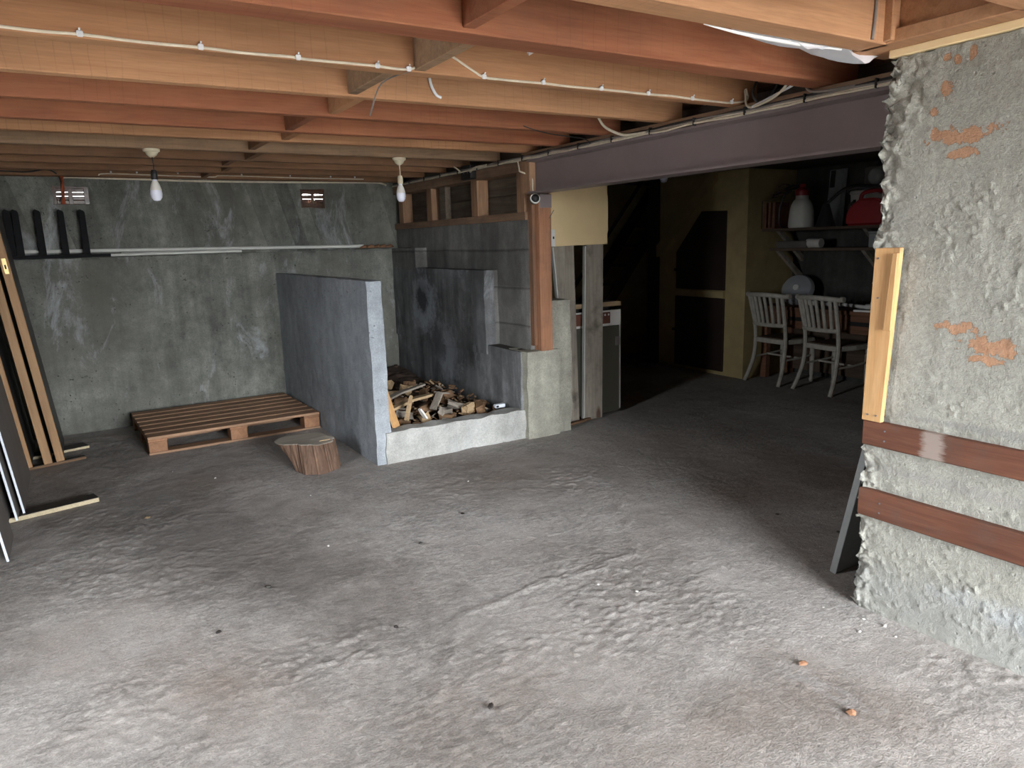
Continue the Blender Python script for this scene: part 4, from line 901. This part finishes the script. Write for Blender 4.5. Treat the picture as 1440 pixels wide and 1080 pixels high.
bm.faces.new(A[::-1]); bm.faces.new(B)
for i in range(k): bm.faces.new((A[i], A[(i+1) % k], B[(i+1) % k], B[i]))
bmesh.ops.recalc_face_normals(bm, faces=bm.faces); bmesh.ops.bevel(bm, geom=bm.edges[:], offset=.02, segments=3, affect='EDGES'); finish('body', bm, M['redpl'], rc, smooth=True, angle=50)
tube('handle', [(0, .07, .235), (0, .05, .295), (0, -.02, .315), (0, -.10, .315), (0, -.145, .29), (0, -.155, .21)], .019, M['redpl'], rc, 10, world=False, smooth_k=4)
lathe('spout_cap', [(0, 0), (.03, 0), (.03, .04), (0, .045)], M['blackpl'], rc, 16, mtx=Matrix.Translation((0, .12, .19)) @ Matrix.Rotation(R(-45), 4, 'X'))
bk = thing('white_bucket', 'large off-white bucket standing behind the red jerry can', 'bucket', (6.80, 4.45, 1.612))
lathe('body', [(0, 0), (.135, 0), (.150, .30), (.158, .305), (.158, .33), (.14, .34), (0, .345)], M['bottle'], bk, 28)
box('mark', (-.150, .02, .22), (-.140, .05, .25), M['blackpl'], bk, .001, world=False)
tube('handle', [(-.02, .155, .30), (-.14, .12, .34), (-.17, 0, .36), (-.14, -.12, .34), (-.02, -.155, .30)], .006, M['rust'], bk, 6, world=False, smooth_k=4)
cr = thing('wire_crate', 'brown crate with wire frame at the cupboard end of the upper shelf', 'crate', (6.50, 5.31, 1.612))
for (lo, hi) in (((-.08, -.08, .01), (.14, -.065, .27)), ((-.08, .055, .01), (.14, .07, .27)), ((-.08, -.08, .0), (.14, .07, .012))): box('panel', lo, hi, M['brownlabel'], cr, .002, world=False)
for y in (-.06, -.01, .04): box('slat', (-.088, y-.012, .01), (-.08, y+.014, .27), M['bench'], cr, .002, world=False)
tube('wire', [(-.095, -.09, .0), (-.095, -.09, .29), (-.095, .08, .29), (-.095, .08, .0)], .005, M['wire'], cr, 6, world=False)
tag(tube('coiled_hose', [(6.55+.05*math.sin(3*t), 5.28+.10*math.cos(t*1.3), 1.94+.045*math.sin(t)+.01*t) for t in np.linspace(0, 9, 40)], .009, M['wire']), 'tangled brown hose on top of the wire crate', 'hose')
fu = thing('black_funnel', 'black cone-shaped nozzle standing on the upper shelf beside the sprayer', 'funnel', (6.52, 4.70, 1.612))
lathe('cone', [(0, 0), (.10, 0), (.09, .02), (.045, .17), (.03, .22), (0, .22)], M['blackpl'], fu, 20)
tag(tube('black_hose', [(6.52, 4.70, 1.835), (6.53, 4.63, 1.89), (6.55, 4.55, 1.955), (6.56, 4.44, 1.985), (6.56, 4.28, 1.975), (6.58, 4.06, 1.955)], .016, M['blackpl'], None, 8, smooth_k=5), 'thick black hose arching from the cone over the red jerry can', 'hose')
lv = thing('aluminium_rail', 'tall white and silver rail standing on the shelf behind the funnel', 'rail', (6.88, 4.88, 1.612), (0, R(4), 0))
box('web', (-.02, -.07, 0), (.0, .07, .58), M['alu'], lv, .004, world=False); box('dark_slot', (-.024, .0, .40), (-.019, .055, .57), M['blackpl'], lv, .002, world=False)
for y in (-.13, -.11, -.09): box('rib', (-.03, y, 0), (-.01, y+.012, .58), M['alu'], lv, .002, world=False)
lp = thing('work_lamp', 'square lamp with a round glass face high above the red jerry can', 'lamp', (6.80, 4.36, 1.965))
box('body', (-.03, -.12, 0), (.08, .12, .21), M['panelface'], lp, .012, world=False)
lathe('lens', [(0, .035), (.05, .03), (.075, .01), (.078, 0)], M['glassdark'], lp, 20, mtx=Matrix.Translation((-.03, 0, .11)) @ Matrix.Rotation(R(-90), 4, 'Y'), closed=False)
tb = thing('wrapped_roll', 'white wrapped roll in a long packet on the lower shelf', 'packet', (6.60, 4.95, 1.405))
bm = bmesh.new(); bbox(bm, (-.05, -.02, 0), (.05, .36, .075), .015, 2); finish('packet', bm, M['panelface'], tb)
bm = bmesh.new(); btube(bm, [(0, .0, .047), (0, -.16, .047)], .047, 16); finish('roll', bm, M['bottle'], tb, smooth=True)
bx = thing('grey_box', 'grey box at the pale wall end of the lower shelf', 'box', (6.64, 4.10, 1.405))
box('body', (-.07, -.14, 0), (.15, .16, .13), M['greyboard'], bx, .006, world=False); box('lid', (-.074, -.144, .13), (.154, .164, .15), M['greyboard'], bx, .004, world=False)
ld = thing('fan_cover', 'round clear plastic cover tilted up on the workbench behind the chairs', 'cover', (6.62, 5.08, .985), (0, R(-62), R(18)))
lathe('dish', [(0, .02), (.09, .015), (.15, 0), (.172, -.03), (.175, -.05), (.165, -.05), (.14, -.012), (.0, .008)], M['lid'], ld, 36, closed=False)
lathe('hub', [(0, .03), (.03, .028), (.035, .01), (0, .01)], M['pvc'], ld, 18)
sd = thing('fan_stand', 'pale plastic stem lying on the bench beside the tilted clear cover', 'stem', (6.60, 4.86, .80))
tube('stem', [(0, .15, .05), (.0, 0, .04), (.02, -.19, .035)], [.03, .028, .022], M['pvc'], sd, 12, world=False); tube('grip', [(.02, -.19, .035), (.03, -.33, .03)], .022, M['blackpl'], sd, 12, world=False)
tb2 = thing('white_tube', 'white tool tube lying on the workbench near the pine board', 'tube', (6.56, 4.35, .80))
tube('tube', [(0, .15, .05), (0, -.12, .035)], .018, M['pvc'], tb2, 12, world=False); tube('joint', [(0, -.12, .035), (0, -.30, .05)], [.03, .035], M['pvc'], tb2, 12, world=False); lathe('end_cap', [(0, -.01), (.022, -.01), (.022, .01), (0, .01)], M['pvc'], tb2, 14, mtx=Matrix.Translation((0, .155, .05)) @ Matrix.Rotation(R(90), 4, 'X'))
pp = thing('paper_pad', 'white paper pad on the front edge of the workbench', 'paper', (6.49, 4.18, .80), (0, 0, R(12)))
box('sheets', (-.06, -.12, 0), (.10, .10, .018), M['whitepl'], pp, .002, world=False); box('cover', (-.06, -.12, .018), (.10, .10, .021), M['greyboard'], pp, .001, world=False)

# stairs, dark post beyond the cupboard
stc = thing('staircase', 'steep dark open staircase against the cream wall beyond the cupboard', 'staircase', (5.9, 7.4, 0))
for y in (7.05, 7.55): prism('stringer', [(4.95, 0), (5.12, 0), (6.95, 2.24), (6.78, 2.24)], y, y+.05, M['darkwood'], stc, axis='y')
for k in range(1, 9):
    z = k*.245; x = 5.03+z*.818; box('tread', (x-.10, 7.09, z-.02), (x+.12, 7.56, z+.012), M['darkwood'], stc)
prism('handrail', [(5.05, .95), (5.10, .95), (6.20, 2.24), (6.15, 2.24)], 7.02, 7.05, M['darkwood'], stc, axis='y')
dp = thing('dark_post', 'dark timber post at the edge of the cupboard wall', 'post', (6.25, 6.86, 0))
box('post', (6.19, 6.775, 0), (6.33, 6.95, 2.24), M['darkwood'], dp, .005); box('foot', (6.17, 6.77, 0), (6.35, 6.97, .06), M['darkwood'], dp, .004)

# ------------------------------------------------------------------ small things on the floor
def bit(x, y, s, mat, label, cat, name, flat=.4, seed=0, group=None):
    r4 = random.Random(seed); bm = bmesh.new(); bmesh.ops.create_icosphere(bm, subdivisions=1, radius=s)
    for v in bm.verts: v.co = Vector((v.co.x*(1+r4.uniform(-.3, .3)), v.co.y*(.7+r4.uniform(-.2, .2)), v.co.z*flat*(1+r4.uniform(-.3, .3))))
    o = finish(name, bm, mat); o.location = (x, y, s*flat*.55); o.rotation_euler = (0, 0, r4.uniform(0, 3)); tag(o, label, cat, group)
bit(.226, 4.62, .022, M['stone'], 'brown stone lying on the floor in front of the chipboard strip', 'stone', 'small_stone', .6, 1)
bit(2.13, 1.53, .02, M['leaf'], 'curled brown leaf on the floor near the pale wall', 'leaf', 'dead_leaf', .5, 2)
bit(2.02, 1.26, .02, M['leaf'], 'shrivelled brown leaf on the floor out in the open doorway', 'leaf', 'dead_leaf', .5, 3)
for i, (x, y) in enumerate([(.47, 5.55), (1.9, 2.45), (2.0, 2.3), (2.55, 1.75), (2.60, 1.60), (2.62, 1.52), (2.58, 1.45), (2.5, 1.55), (2.1, 4.1), (1.15, 4.45), (1.0, 3.6), (.7, 5.2)]):
    bit(x, y, .006+.002*(i % 3), M['crumb'], 'pale mortar crumb lying loose on the concrete floor', 'crumb', 'mortar_crumb', .5, 10+i, 'crumbs on the floor')
for i, (x, y) in enumerate([(1.42, 3.35), (.62, 3.30), (.98, 2.62), (1.05, 1.95), (3.25, 2.55), (3.3, 2.2), (.35, 3.0), (1.8, 3.6)]):
    bit(x, y, .014+.003*(i % 2), M['chiptop'], 'dark crumb of dirt lying loose on the concrete floor', 'crumb', 'dirt_crumb', .4, 30+i, 'dark crumbs on the floor')
